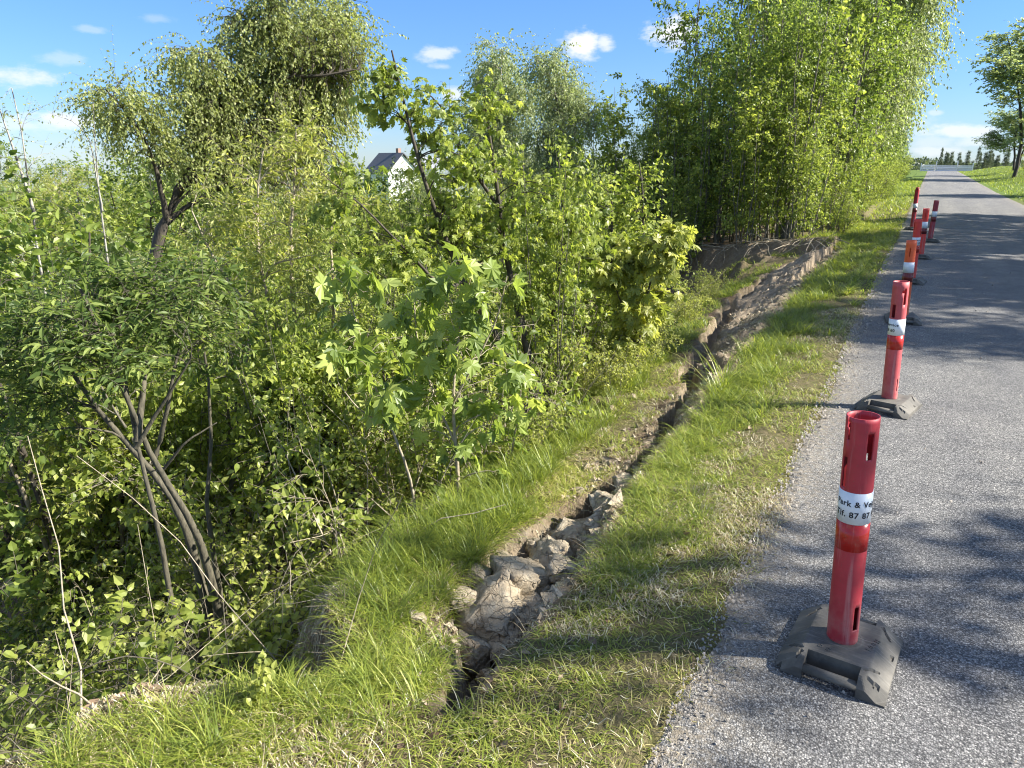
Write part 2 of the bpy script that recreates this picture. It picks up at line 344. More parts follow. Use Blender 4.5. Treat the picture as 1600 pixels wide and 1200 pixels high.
gx = np.concatenate([-np.geomspace(900, 14, 46), axis([(-13.5, -6.4, .45), (-6.4, -3.2, .1), (-3.2, -2.3, .035), (-2.3, -.3, .022), (-.3, 3.2, .4), (3.2, 4.2, .12), (4.2, 12, .5)]), np.geomspace(12.5, 900, 40)])
gy = np.concatenate([-np.geomspace(600, 3.5, 22), axis([(-3, .5, .3), (.5, 4.6, .022), (4.6, 8, .04), (8, 17.5, .07), (17.5, 30, .3), (30, 60, 1.2), (60, 200, 4)]), np.geomspace(205, 1800, 26)])
GX, GY = np.meshgrid(gx, gy)
Z, CL, BR, FA = ground(GX, GY, True)
ny, nx = GX.shape
idx = np.arange(nx*ny).reshape(ny, nx)
Fq = np.stack([idx[:-1, :-1], idx[:-1, 1:], idx[1:, 1:], idx[1:, :-1]], -1).reshape(-1, 4)
og = mesh_np('ground', np.stack([GX, GY, Z], -1).reshape(-1, 3), Fq, M['ground'], attrs={'clay': CL.ravel(), 'brown': BR.ravel(), 'far': FA.ravel()})
tag(og, 'grassy verge and slumped bank beside the road', 'ground', kind='structure')

# road sheet with ragged left edge
ry = np.concatenate([np.arange(-12, .5, .3), np.arange(.5, 8, .03), np.arange(8, 20, .08), np.arange(20, 60, .5), np.arange(60, 136, 3)])
us = np.array([0, .006, .02, .06, .12, .2, .35, .55, .75, .9, .97, 1.0])
xl = -.45 + .026*fbm(ry*3.1, ry*0, 5, 6, .7) + .03*fbm(ry*.5, ry*0, 6, 2); xr = np.interp(ry, [0, 30, 45, 70, 130], [3.3, 3.3, 3.15, 3.3, 3.6]) + .03*fbm(ry*2, ry*0, 7, 3)
RX = xl[:, None] + (xr-xl)[:, None]*us[None]; RY = np.repeat(ry[:, None], len(us), 1)
RZ = .0 + .012*np.sin(np.pi*us)[None] + 0*RX; RZ[:, 0] -= .016; RZ[:, -1] -= .016
dust = np.clip(1-(RX-xl[:, None])/.28, 0, 1)*.9 + np.clip(1-(xr[:, None]-RX)/.5, 0, 1)*.8
n1, n2 = RX.shape; idx = np.arange(n1*n2).reshape(n1, n2)
Fq = np.stack([idx[:-1, :-1], idx[:-1, 1:], idx[1:, 1:], idx[1:, :-1]], -1).reshape(-1, 4)
orr = mesh_np('road', np.stack([RX, RY, RZ], -1).reshape(-1, 3), Fq, M['asphalt'], attrs={'dust': dust.ravel()})
tag(orr, 'grey chipped asphalt road running straight away', 'road', kind='structure')

# ------------------------------------------------------------------ plant engine
def frames(T):
    ref = np.where(np.abs(T[..., 2:3]) > .9, np.array([1., 0, 0]), np.array([0., 0, 1.]))
    a = nrm(np.cross(T, ref)); return a, np.cross(T, a)
def tubes(P, R, S):
    """P (M,K,3) R (M,K) -> verts, quads"""
    Mn, K, _ = P.shape
    T = np.empty_like(P); T[:, 1:-1] = P[:, 2:]-P[:, :-2]; T[:, 0] = P[:, 1]-P[:, 0]; T[:, -1] = P[:, -1]-P[:, -2]
    T = nrm(T); A, B = frames(T)
    th = np.arange(S)*2*np.pi/S
    V = P[:, :, None] + R[:, :, None, None]*(A[:, :, None]*np.cos(th)[None, None, :, None]+B[:, :, None]*np.sin(th)[None, None, :, None])
    i = np.arange(Mn*K*S).reshape(Mn, K, S); j = np.roll(i, -1, 2)
    F = np.stack([i[:, :-1], j[:, :-1], j[:, 1:], i[:, 1:]], -1).reshape(-1, 4)
    return V.reshape(-1, 3), F
def resample(pts, K, rng, wob=0.0):
    pts = np.asarray(pts, float); d = np.r_[0, np.cumsum(np.linalg.norm(np.diff(pts, axis=0), axis=1))]; t = np.linspace(0, d[-1], K)
    Q = np.stack([np.interp(t, d, pts[:, i]) for i in range(3)], 1)
    for _ in range(2): Q[1:-1] = (Q[:-2]+2*Q[1:-1]+Q[2:])/4
    if wob: Q[1:] += np.cumsum(rng.normal(0, wob*d[-1]/K, (K-1, 3)), 0)*.5
    return Q
def grow(rng, P, R, n, t0, t1, L, ang, K, trop=0.0, wob=.15, rr=.5, rmin=.0015, prof=None):
    Mn, K0, _ = P.shape
    t = (t0 + (t1-t0)*(np.arange(n)[None]+rng.random((Mn, n)))/n)*(K0-1)
    i = np.minimum(t.astype(int), K0-2); f = (t-i)[..., None]; m = np.arange(Mn)[:, None]
    O = P[m, i]*(1-f)+P[m, i+1]*f; T = nrm(P[m, i+1]-P[m, i]); r0 = R[m, i]*(1-f[..., 0])+R[m, i+1]*f[..., 0]
    O = O.reshape(-1, 3); T = T.reshape(-1, 3); r0 = np.maximum(r0.reshape(-1)*rr, rmin); tt = (t/(K0-1)).reshape(-1)
    A, B = frames(T); ph = rng.random(len(O))*2*np.pi; a = ang*(.7+.6*rng.random(len(O)))
    D = T*np.cos(a)[:, None] + (A*np.cos(ph)[:, None]+B*np.sin(ph)[:, None])*np.sin(a)[:, None]
    Ln = L*(.55+.9*rng.random(len(O)))
    if prof is not None: Ln = Ln*prof(tt)
    Q = np.empty((len(O), K, 3)); Q[:, 0] = O
    for k in range(1, K):
        D = nrm(D + np.array([0, 0, trop/K]) + rng.normal(0, wob/math.sqrt(K), D.shape)); Q[:, k] = Q[:, k-1] + D*(Ln/(K-1))[:, None]
    RR = r0[:, None]*np.linspace(1, .3, K)[None]
    return Q, RR
def leaf_template(kind):
    if kind == 'dia': V = [(0, 0, 0), (.34, .42, .06), (0, 1, -.06), (-.34, .42, .06)]; F = [(0, 1, 2), (0, 2, 3)]
    elif kind == 'narrow': V = [(0, 0, 0), (.17, .45, .05), (0, 1, -.12), (-.17, .45, .05)]; F = [(0, 1, 2), (0, 2, 3)]
    elif kind == 'lance':
        V = [(0, 0, 0), (.15, .28, .05), (.13, .6, .03), (0, 1, -.14), (-.13, .6, .03), (-.15, .28, .05), (0, .45, -.02)]
        F = [(0, 1, 6), (1, 2, 6), (2, 3, 6), (3, 4, 6), (4, 5, 6), (5, 0, 6)]
    elif kind == 'ovate':
        V = [(0, 0, 0), (.27, .2, .07), (.3, .5, .05), (0, 1, -.16), (-.3, .5, .05), (-.27, .2, .07), (0, .45, -.02)]
        F = [(0, 1, 6), (1, 2, 6), (2, 3, 6), (3, 4, 6), (4, 5, 6), (5, 0, 6)]
    elif kind == 'maple':
        h = [(.10, -.05), (.36, -.08), (.30, .08), (.56, .22), (.36, .32), (.60, .62), (.38, .58), (.20, .50), (.24, .74), (.10, .80)]
        out = [(0, 0)] + h + [(0, 1.02)] + [(-x, y) for x, y in reversed(h)]
        V = [(0, .3, .05)] + [(x, y, .06-.95*x*x+.25*abs(x)-.45*max(0, y-.3)**2) for x, y in out]
        n = len(out); F = [(0, 1+k, 1+(k+1) % n) for k in range(n)]
    return np.array(V, float), np.array(F)
def leaves(rng, P, D, size, kind='dia', upb=.8, sj=.48):
    V, F = leaf_template(kind); n = len(P)
    D = nrm(D); U = nrm(rng.normal(0, 1, (n, 3)) + np.array([0, 0, upb*1.6])); X = nrm(np.cross(D, U)); N_ = np.cross(X, D)
    s = size*(1-sj+2*sj*rng.random(n))
    W = P[:, None] + s[:, None, None]*(V[None, :, 0:1]*X[:, None] + V[None, :, 1:2]*D[:, None] + V[None, :, 2:3]*N_[:, None])
    FF = F[None] + (np.arange(n)*len(V))[:, None, None]
    return W.reshape(-1, 3), FF.reshape(-1, 3), np.repeat(rng.random(n)**1.1, len(V))
def leaf_sites(rng, P, n, t0, out=.7, droop=-.2):
    Mn, K, _ = P.shape
    t = (t0 + (1-t0)*(np.arange(n)[None]+rng.random((Mn, n)))/n)*(K-1); t[:, -1] = K-1.001
    i = np.minimum(t.astype(int), K-2); f = (t-i)[..., None]; m = np.arange(Mn)[:, None]
    O = (P[m, i]*(1-f)+P[m, i+1]*f).reshape(-1, 3); T = nrm(P[m, i+1]-P[m, i]).reshape(-1, 3)
    A, B = frames(T); ph = rng.random(len(O))*2*np.pi
    D = T*(1-out) + (A*np.cos(ph)[:, None]+B*np.sin(ph)[:, None])*out + np.array([0, 0, droop])
    return O, nrm(D)
def pinnate(rng, P, n, t0, L, pairs, size, droop=-.4):
    """compound leaves: rachis with leaflets on both sides and one at the end"""
    O, D = leaf_sites(rng, P, n, t0, .75, .15); m = len(O); K = 5
    Q = np.empty((m, K, 3)); Q[:, 0] = O; Ln = L*(.7+.6*rng.random(m))
    for k in range(1, K): D = nrm(D+np.array([0, 0, droop/K])); Q[:, k] = Q[:, k-1]+D*(Ln/(K-1))[:, None]
    side = nrm(np.cross(D, np.array([0, 0, 1.])+rng.normal(0, .25, (m, 3))))
    LP = []; LD = []
    for k in range(pairs):
        u = .35+.6*k/max(1, pairs-1) if pairs > 1 else .6
        x = u*(K-1); i = min(int(x), K-2); p = Q[:, i]*(1-(x-i))+Q[:, i+1]*(x-i); T = nrm(Q[:, i+1]-Q[:, i])
        for s in (-1, 1): LP.append(p); LD.append(T*.45+side*s+np.array([0, 0, -.25])+rng.normal(0, .12, (m, 3)))
    LP.append(Q[:, -1]); LD.append(D+np.array([0, 0, -.3]))
    return Q, np.concatenate(LP), np.concatenate(LD)
def connect(rng, SP, SR, C, K=8, rr=.45, arch=.25, bias=.9, wob=.03, jit=.25, rmin=.002):
    """branches from the nearest suitable stem point to each target C"""
    nodes = SP.reshape(-1, 3); R = SR.reshape(-1)
    T = np.concatenate([SP[:, 1:]-SP[:, :-1], SP[:, -1:]-SP[:, -2:-1]], 1); T = nrm(T).reshape(-1, 3)
    d = np.linalg.norm(C[:, None]-nodes[None], axis=2); hz = nodes[None, :, 2]-C[:, None, 2]
    cost = d*(1+jit*rng.random(d.shape)) + bias*np.maximum(0, hz+.25*d)
    j = np.argmin(cost, 1); A = nodes[j]; L = np.linalg.norm(C-A, axis=1)[:, None]
    m1 = A + T[j]*L*.25 + (C-A)*.2; m2 = A*.35+C*.65 + np.array([0, 0, 1.])*L*arch
    t = np.linspace(0, 1, K)[None, :, None]
    Q = (1-t)**3*A[:, None]+3*(1-t)**2*t*m1[:, None]+3*(1-t)*t*t*m2[:, None]+t**3*C[:, None]
    Q[:, 1:] += np.cumsum(rng.normal(0, wob, Q[:, 1:].shape), 1)*L[:, None]*.5
    r0 = np.maximum(np.minimum(R[j]*rr, L[:, 0]*.018+.003), rmin); return Q, r0[:, None]*np.linspace(1, .3, K)[None]
def blob_pts(rng, blobs):
    out = []
    for c, r, n in blobs:
        v = nrm(rng.normal(0, 1, (n, 3)))*(rng.random((n, 1))**.45); out.append(np.asarray(c)+v*np.asarray(r))
    return np.concatenate(out)
def around(rng, SP, n, t0, radius, squash=1.0, lift=0.0):
    K = SP.shape[1]; m = rng.integers(0, len(SP), n); t = (t0+(1-t0)*rng.random(n))*(K-1); i = np.minimum(t.astype(int), K-2)
    p = SP[m, i]+(SP[m, i+1]-SP[m, i])*(t-i)[:, None]; u = t/(K-1)
    v = nrm(rng.normal(0, 1, (n, 3)))*(rng.random((n, 1))**.5)*radius(u)[:, None]; v[:, 2] = v[:, 2]*squash+lift
    return p+v
def plant(name, label, cat, stems, targets, tw, lf, wood, leafm, seed, group=None, base=None, extra=None, sides=8, conn=None, parts=('trunk', 'crown')):
    """stems: [(points, r0, r1)]; targets: callable(rng, SP) -> points; tw: grow() args; lf: leaf spec"""
    rng = np.random.default_rng(seed); K = 14
    SP = np.stack([resample(p, K, rng, .06) for p, _, _ in stems]); SR = np.stack([np.linspace(a, b, K) for _, a, b in stems])
    base = SP[0, 0].copy() if base is None else np.asarray(base, float)
    C = targets(rng, SP); BP, BR = connect(rng, SP, SR, C, **(conn or {}))
    TP, TR = grow(rng, BP, BR, **tw)
    wv = []; wf_ = []; off = 0
    for P, R, S in ((SP, SR, sides), (BP, BR, 5), (TP, TR, 3)):
        v, f = tubes(P, R, S); wv.append(v); wf_.append(f+off); off += len(v)
    src = TP
    if lf.get('pin'):
        Q, LP, LD = pinnate(rng, TP, lf['n'], lf.get('t0', .3), lf['L'], lf['pairs'], lf['size'], lf.get('droop', -.4))
        v, f = tubes(Q, np.full(Q.shape[:2], .0012*lf.get('rw', 1)), 3); wv.append(v); wf_.append(f+off); off += len(v)
    else:
        LP, LD = leaf_sites(rng, TP, lf['n'], lf.get('t0', .15), lf.get('out', .7), lf.get('droop', -.25))
        if lf.get('petiole'):
            E_ = LP + nrm(LD+np.array([0, 0, .5]))*lf['petiole']; PQ = np.stack([LP, (LP+E_)/2+np.array([0, 0, .01]), E_], 1)
            v, f = tubes(PQ, np.full(PQ.shape[:2], .0012), 3); wv.append(v); wf_.append(f+off); off += len(v); LP = E_
            LD = LD + np.array([0, 0, -.7])
        k2 = lf.get('nb', 0)
        if k2:
            p2, d2 = leaf_sites(rng, BP, k2, .45); LP = np.concatenate([LP, p2]); LD = np.concatenate([LD, d2])
    root = empty(name, base); tag(root, label, cat, group)
    mesh_np(parts[0], np.concatenate(wv)-base, np.concatenate(wf_), wood, root)
    V, F, vv = leaves(rng, LP, LD, lf['size'], lf.get('kind', 'dia'), lf.get('up', .8))
    mesh_np(parts[1], V-base, F, leafm, root, v=vv, smooth=False)
    return root

def gz(x, y): return float(ground(np.array([x]), np.array([y]))[0])
def prof_round(lo=.35):
    return lambda u: lo+(1-lo)*np.sin(np.clip(u, 0, 1)*np.pi*.9+.15)

# ------------------------------------------------------------------ house on the far slope
def house():
    c = at(612, 262, 140.0); gzv = gz(c[0], c[1]); z0 = min(gzv-1, -4)
    root = empty('house', (c[0], c[1], z0), rad(-18)); tag(root, 'white gabled house with dark roof, half hidden beyond the trees', 'house')
    ez = 1.6-16/1150*140-z0-.1; rz = 1.6+8.5/1150*140-z0; Lh, Wh = 3.5, 3.2
    # long axis local x, gable wall on -y? keep gable at local -x... built so that one gable and one long side face the road
    wm = plain('white_render', (.78, .77, .74), .8, .2, .05, 3); rm = plain('dark_tiles', (.10, .102, .11), .6, .3, .25, 6); gm = plain('window_glass', (.04, .05, .06), .1, .5)
    bm = bmesh.new()
    vs = [bm.verts.new(p) for p in [(-Lh, -Wh, 0), (Lh, -Wh, 0), (Lh, Wh, 0), (-Lh, Wh, 0), (-Lh, -Wh, ez), (Lh, -Wh, ez), (Lh, Wh, ez), (-Lh, Wh, ez), (-Lh, 0, rz-.15), (Lh, 0, rz-.15)]]
    for f in [(0, 1, 5, 4), (1, 2, 6, 9, 5), (2, 3, 7, 6), (3, 0, 4, 8, 7)]: bm.faces.new([vs[i] for i in f])
    wall = bm_obj('wall', bm, wm, root)
    bm = bmesh.new()
    for s in (-1, 1):
        q = [(-Lh-.4, s*(Wh+.5), ez-.3), (Lh+.4, s*(Wh+.5), ez-.3), (Lh+.4, 0, rz+.02), (-Lh-.4, 0, rz+.02)]
        a = [bm.verts.new(p) for p in q]; b = [bm.verts.new((p[0], p[1], p[2]+.18)) for p in q]
        bm.faces.new(a); bm.faces.new(b[::-1])
        for i in range(4): bm.faces.new([a[i], b[i], b[(i+1) % 4], a[(i+1) % 4]])
    roof = bm_obj('roof', bm, rm, root)
    bm = bmesh.new(); bmesh.ops.create_cube(bm, size=1, matrix=Matrix.Translation((Lh*.5, .4, rz+.35))@Matrix.Diagonal((.7, .6, 1.2, 1))); bm_obj('chimney', bm, plain('chimney_brick', (.3, .2, .16), .9, .1, .2), roof)
    for x in (-2.4, .2, 2.6):
        bm = bmesh.new(); bmesh.ops.create_cube(bm, size=1, matrix=Matrix.Translation((x, -Wh-.02, ez-1.3))@Matrix.Diagonal((1.0, .08, 1.1, 1))); wn = bm_obj('window', bm, wm, root)
        bm = bmesh.new(); bmesh.ops.create_cube(bm, size=1, matrix=Matrix.Translation((x, -Wh-.07, ez-1.3))@Matrix.Diagonal((.84, .03, .94, 1))); bm_obj('pane', bm, gm, wn)
    # lower wing to the right with a paler roof
    c2 = at(662, 262, 145.0)
    root2 = empty('house', (c2[0], c2[1], z0), rad(28.7+10)); tag(root2, 'low white house wing with pale grey roof behind the maple leaves', 'house')
    bm = bmesh.new(); e2 = ez+.5; r2 = rz-.6; a_, b_ = 2.6, 2.6
    vs = [bm.verts.new(p) for p in [(-a_, -b_, 0), (a_, -b_, 0), (a_, b_, 0), (-a_, b_, 0), (-a_, -b_, e2), (a_, -b_, e2), (a_, b_, e2), (-a_, b_, e2), (-a_, 0, r2-.1), (a_, 0, r2-.1)]]
    for f in [(0, 1, 5, 4), (1, 2, 6, 9, 5), (2, 3, 7, 6), (3, 0, 4, 8, 7)]: bm.faces.new([vs[i] for i in f])
    bm_obj('wall', bm, wm, root2)
    bm = bmesh.new()
    for s in (-1, 1):
        q = [(-a_-.2, s*(b_+.3), e2-.15), (a_+.2, s*(b_+.3), e2-.15), (a_+.2, 0, r2), (-a_-.2, 0, r2)]
        a = [bm.verts.new(p) for p in q]; b = [bm.verts.new((p[0], p[1], p[2]+.15)) for p in q]
        bm.faces.new(a); bm.faces.new(b[::-1])
        for i in range(4): bm.faces.new([a[i], b[i], b[(i+1) % 4], a[(i+1) % 4]])
    bm_obj('roof', bm, plain('pale_roof', (.3, .31, .33), .5, .4, .15, 5), root2)
house()

# ------------------------------------------------------------------ white barrier fence at the road's end
def barrier():
    wm = plain('white_paint', (.82, .79, .74), .5, .3, .06)
    root = empty('barrier_fence', (1.6, 129.0, -.02)); tag(root, 'white slatted barrier fence closing the far end of the road', 'fence')
    for x0, x1, h, yy in [(-2.9, -1.1, .95, .3), (-.9, 1.6, .85, 0), (1.8, 3.6, .85, .2)]:
        bm = bmesh.new()
        for k in range(4): bmesh.ops.create_cube(bm, size=1, matrix=Matrix.Translation(((x0+x1)/2, yy, .14+k*h/4))@Matrix.Diagonal((x1-x0, .05, h/4*.78, 1)))
        bm_obj('slat_panel', bm, wm, root)
    for x, h in [(-2.95, 1.1), (-1.0, 1.35), (1.7, 1.35), (3.65, 1.1)]:
        bm = bmesh.new(); bmesh.ops.create_cube(bm, size=1, matrix=Matrix.Translation((x, .1, h/2))@Matrix.Diagonal((.14, .14, h, 1)))
        bmesh.ops.create_cone(bm, segments=4, radius1=.1, radius2=0, depth=.14, matrix=Matrix.Translation((x, .1, h+.07))@Matrix.Rotation(rad(45), 4, 'Z')); bm_obj('post', bm, wm, root)
barrier()

# ------------------------------------------------------------------ the seven marker posts
def plastic(name, c, rough=.45, fade=.25):
    m, nt, N, L, out = new_mat(name); tc = N.new('ShaderNodeTexCoord'); O = tc.outputs['Object']
    n = noise(N, L, O, 14, 5, .6); n2 = noise(N, L, O, 120, 4, .7)
    mp = N.new('ShaderNodeMapping'); mp.inputs['Scale'].default_value = (60, 60, 3); L.new(O, mp.inputs[0]); n3 = noise(N, L, mp.outputs[0], 1.0, 4, .6)
    c1 = ramp(N, L, n, [(.3, tuple(x*(1-fade*.5) for x in c)), (.7, tuple(min(1, x*(1+fade*.3)+.01*fade) for x in c))])
    c1 = mixc(N, L, mathn(N, L, 'MULTIPLY', ramp_f(N, L, n3, .54, .7), .4), c1, (.5, .28, .25))
    c1 = mixc(N, L, mathn(N, L, 'MULTIPLY', ramp_f(N, L, n2, .58, .7), .5), c1, (.16, .07, .05))
    sz = N.new('ShaderNodeSeparateXYZ'); L.new(O, sz.inputs[0]); mud = mathn(N, L, 'MULTIPLY', ramp_f(N, L, sz.outputs[2], .26, .05), ramp_f(N, L, n, .4, .6)); c1 = mixc(N, L, mathn(N, L, 'MULTIPLY', mud, .45), c1, (.3, .24, .19))
    p = N.new('ShaderNodeBsdfPrincipled'); p.inputs['Roughness'].default_value = rough; L.new(c1, p.inputs['Base Color'])
    L.new(bump(N, L, n, .15, .004), p.inputs['Normal']); L.new(p.outputs[0], out.inputs[0]); return m
M['pole_red'] = plastic('pole_red', (.40, .026, .038), .55, .35); M['pole_pink'] = plastic('pole_faded_red', (.48, .075, .08), .6, .4)
M['pole_orange'] = plastic('pole_orange', (.80, .12, .03)); M['pole_vermilion'] = plastic('pole_vermilion', (.72, .045, .03)); M['pole_maroon'] = plastic('pole_maroon', (.34, .035, .05))
M['band_white'] = plain('white_reflective_band', (.68, .72, .74), .35, .5, .06, 40); M['band_red'] = plastic('red_reflective_band', (.42, .018, .012), .25, .2)
M['band_maroon'] = plastic('dark_red_band', (.14, .012, .012), .3, .2); M['ink'] = plain('black_ink', (.015, .015, .018), .5)
def rubber_mat():
    m, nt, N, L, out = new_mat('weathered_rubber'); tc = N.new('ShaderNodeTexCoord'); O = tc.outputs['Object']
    n = noise(N, L, O, 9, 6, .65); n2 = noise(N, L, O, 70, 5, .7)
    c = ramp(N, L, n, [(.3, (.05, .047, .04)), (.5, (.098, .091, .076)), (.7, (.165, .152, .125))])
    c = mixc(N, L, mathn(N, L, 'MULTIPLY', n2, .45), c, (.09, .083, .075))
    mp = N.new('ShaderNodeMapping'); mp.inputs['Scale'].default_value = (4, 60, 4); mp.inputs['Rotation'].default_value = (0, 0, .5); L.new(O, mp.inputs[0])
    c = mixc(N, L, mathn(N, L, 'MULTIPLY', ramp_f(N, L, noise(N, L, mp.outputs[0], 2, 5, .7), .55, .75), .35), c, (.35, .33, .29))
    p = N.new('ShaderNodeBsdfPrincipled'); p.inputs['Roughness'].default_value = .75; p.inputs['Specular IOR Level'].default_value = .35; L.new(c, p.inputs['Base Color'])
    L.new(bump(N, L, mathn(N, L, 'ADD', n, n2), .3, .003), p.inputs['Normal']); L.new(p.outputs[0], out.inputs[0]); return m
M['rubber'] = rubber_mat()
def rubber_foot(root):
    HX, HY, H = .165, .198, .068
    xs = np.linspace(-HX, HX, 71); ys = np.linspace(-HY, HY, 83); dx = xs[1]-xs[0]
    X, Y = np.meshgrid(xs, ys)
    h = np.minimum(H, .024+(HX-np.abs(X))*.70); h = np.minimum(h, .034+(HY-np.abs(Y))*1.5)
    h = np.minimum(h, .026+((HX+HY-.05)-np.abs(X)-np.abs(Y))*.85)
    r = np.hypot(X, Y); h = np.where(r < .065, H+.002*sst(.065, .058, r), h)
    for cx_, cy_, a, ln in [(-.115, .115, .9, .05), (.115, .115, -.9, .05), (.11, -.12, .75, .055), (-.12, -.115, -.6, .055), (.12, -.165, .15, .035), (-.1, -.16, 1.3, .03), (.15, .02, 1.5, .03)]:
        u = (X-cx_)*math.cos(a)+(Y-cy_)*math.sin(a); v = -(X-cx_)*math.sin(a)+(Y-cy_)*math.cos(a)
        h = h - .009*(np.abs(v) < .0045)*(np.abs(u) < ln/2)
    cut = (np.abs(X) < .082) & (np.abs(Y) > .128) & (r > .07)
    keep = ~(cut[:-1, :-1] & cut[1:, 1:] & cut[1:, :-1] & cut[:-1, 1:])
    chip = (X[:-1, :-1] < -.15) & (Y[:-1, :-1] < -.175+.02*vn(X[:-1, :-1]*60, 0*X[:-1, :-1], 2)); keep &= ~chip
    bm = bmesh.new(); ny_, nx_ = X.shape
    T = {}; B = {}
    def vt(j, i):
        if (j, i) not in T: T[(j, i)] = bm.verts.new((X[j, i], Y[j, i], max(.006, h[j, i])))
        return T[(j, i)]
    def vb(j, i):
        if (j, i) not in B: B[(j, i)] = bm.verts.new((X[j, i], Y[j, i], 0))
        return B[(j, i)]
    K = keep.shape
    for j in range(K[0]):
        for i in range(K[1]):
            if not keep[j, i]: continue
            f = bm.faces.new([vt(j, i), vt(j, i+1), vt(j+1, i+1), vt(j+1, i)])
            for (jj, ii, e) in ((j-1, i, ((j, i), (j, i+1))), (j+1, i, ((j+1, i+1), (j+1, i))), (j, i-1, ((j+1, i), (j, i))), (j, i+1, ((j, i+1), (j+1, i+1)))):
                if jj < 0 or ii < 0 or jj >= K[0] or ii >= K[1] or not keep[jj, ii]:
                    (a, b) = e; f2 = bm.faces.new([vt(*b), vt(*a), vb(*a), vb(*b)])
    foot = bm_obj('rubber_base', bm, M['rubber'], root)
    for s in (-1, 1):
        bm = bmesh.new(); bmesh.ops.create_cone(bm, cap_ends=True, segments=20, radius1=.0155, radius2=.0155, depth=.172, matrix=Matrix.Translation((0, s*.182, .03))@Matrix.Rotation(rad(90), 4, 'Y'))
        bm_obj('handle', bm, M['rubber'], foot, True)
    return foot
def text_mesh(body, size, bold=0.0):
    cu = bpy.data.curves.new('lettering', 'FONT'); cu.body = body; cu.size = size; cu.align_x = 'LEFT'; cu.resolution_u = 4; cu.offset = bold
    cu.space_character = 1.12; cu.space_line = 1.15
    o = bpy.data.objects.new('tmp_text', cu); COL.objects.link(o); dg = bpy.context.evaluated_depsgraph_get()
    me = bpy.data.meshes.new_from_object(o.evaluated_get(dg)); bpy.data.objects.remove(o); return me
def lettering(parent, body, size, r, z, theta0, mat, bold=.0006):
    me = text_mesh(body, size, bold); bm = bmesh.new(); bm.from_mesh(me)
    bmesh.ops.subdivide_edges(bm, edges=[e for e in bm.edges if e.calc_length() > .006], cuts=2, use_grid_fill=False)
    bmesh.ops.triangulate(bm, faces=bm.faces)
    for v in bm.verts:
        a = theta0 + v.co.x/r; v.co = Vector((r*math.cos(a), r*math.sin(a), z+v.co.y))
    return bm_obj('lettering', bm, mat, parent)
def flat_mark(parent, body, size, x, y, z, rz, mat):
    me = text_mesh(body, size, .0003); bm = bmesh.new(); bm.from_mesh(me)
    ret = bmesh.ops.extrude_face_region(bm, geom=bm.faces[:]); 
    for g_ in ret['geom']:
        if isinstance(g_, bmesh.types.BMVert): g_.co.z += .002
    bmesh.ops.transform(bm, matrix=Matrix.Translation((x, y, z))@Matrix.Rotation(rz, 4, 'Z'), verts=bm.verts)
    return bm_obj('moulded_lettering', bm, mat, parent)
def tube_pole(root, mat, r=.048, z0=.05, z1=.80, slots=(), notch=None, top=None):
    """hollow tube; slots are (theta0, theta1, z0, z1) holes in degrees, theta 0 = +X, -90 faces the camera"""
    nt_ = 72; thn = np.arange(nt_+1)*360/nt_
    zs = sorted(set([z0, z1]+[q for s in slots for q in s[2:]]+list(np.linspace(z0, z1, 24).round(3))))
    zs = [z for k, z in enumerate(zs) if k == 0 or z-zs[k-1] > .0015]
    bm = bmesh.new(); vg = [[bm.verts.new((r*math.cos(rad(thn[k])), r*math.sin(rad(thn[k])), z)) for k in range(nt_)] for z in zs]
    for j in range(len(zs)-1):
        zc = (zs[j]+zs[j+1])/2
        for k in range(nt_):
            tc = thn[k]+2.5
            if any(((tc-s[0]) % 360) < (s[1]-s[0]) and s[2] < zc < s[3] for s in slots): continue
            if top and zc > top(tc): continue
            bm.faces.new([vg[j][k], vg[j][(k+1) % nt_], vg[j+1][(k+1) % nt_], vg[j+1][k]])
    loose = [v for v in bm.verts if not v.link_faces]; bmesh.ops.delete(bm, geom=loose, context='VERTS')
    o = bm_obj('pole', bm, mat, root, True)
    md = o.modifiers.new('wall', 'SOLIDIFY'); md.thickness = .0045; md.offset = -1
    return o
def band(root, name, mat, r, z0, z1):
    bm = bmesh.new(); n = 72
    a = [[bm.verts.new((rr*math.cos(2*math.pi*k/n), rr*math.sin(2*math.pi*k/n), z)) for k in range(n)] for rr, z in ((r-.002, z0), (r, z0), (r, z1), (r-.002, z1))]
    for j in range(3):
        for k in range(n): bm.faces.new([a[j][k], a[j][(k+1) % n], a[j+1][(k+1) % n], a[j+1][k]])
    return bm_obj(name, bm, mat, root, True)
def marker_post(Y, X, label, pole, red, lean=(-.07, 0), rz=0, slots=(), text=None, top=None, white=(.500, .605), redz=(.405, .4995), H=.845, foot_rz=0):
    root = empty('marker_post', (X, Y, .006)); tag(root, label, 'marker post', 'red and orange marker posts along the road edge')
    foot = rubber_foot(root); foot.rotation_euler = (0, 0, foot_rz)
    r = .048
    p = tube_pole(root, pole, r, .045, H, slots, top=top)
    Rm = Matrix.Rotation(rz, 4, 'Z'); Sh = Matrix.Identity(4); Sh[0][2] = lean[0]; Sh[1][2] = lean[1]
    wb = band(root, 'white_band', M['band_white'], r+.0014, *white); rb = band(root, 'red_band', red, r+.0012, *redz)
    if text:
        for body, z, th in text: lettering(wb, body, .0265, r+.0024, z, rad(th), M['ink'])
    for o in (p, wb, rb): o.matrix_local = Sh@Rm
    return root, foot
f1 = marker_post(2.38, -.04, 'nearest marker post, faded red tube with split rim and Park lettering on its white band', M['pole_red'], M['band_red'], foot_rz=-.10, lean=(-.085, 0),
    slots=[(-155, -128, .615, .715), (-66, -40, .715, .80), (-50, -25, .12, .205), (-138, -128, .772, .83), (60, 80, .62, .71)],
    top=lambda t: .815 if -150 < ((t+180) % 360)-180 < -138 else 1,
    text=[('Park & Vejservice', .560, -160), ('Tlf. 87 87 88 60', .523, -160)])
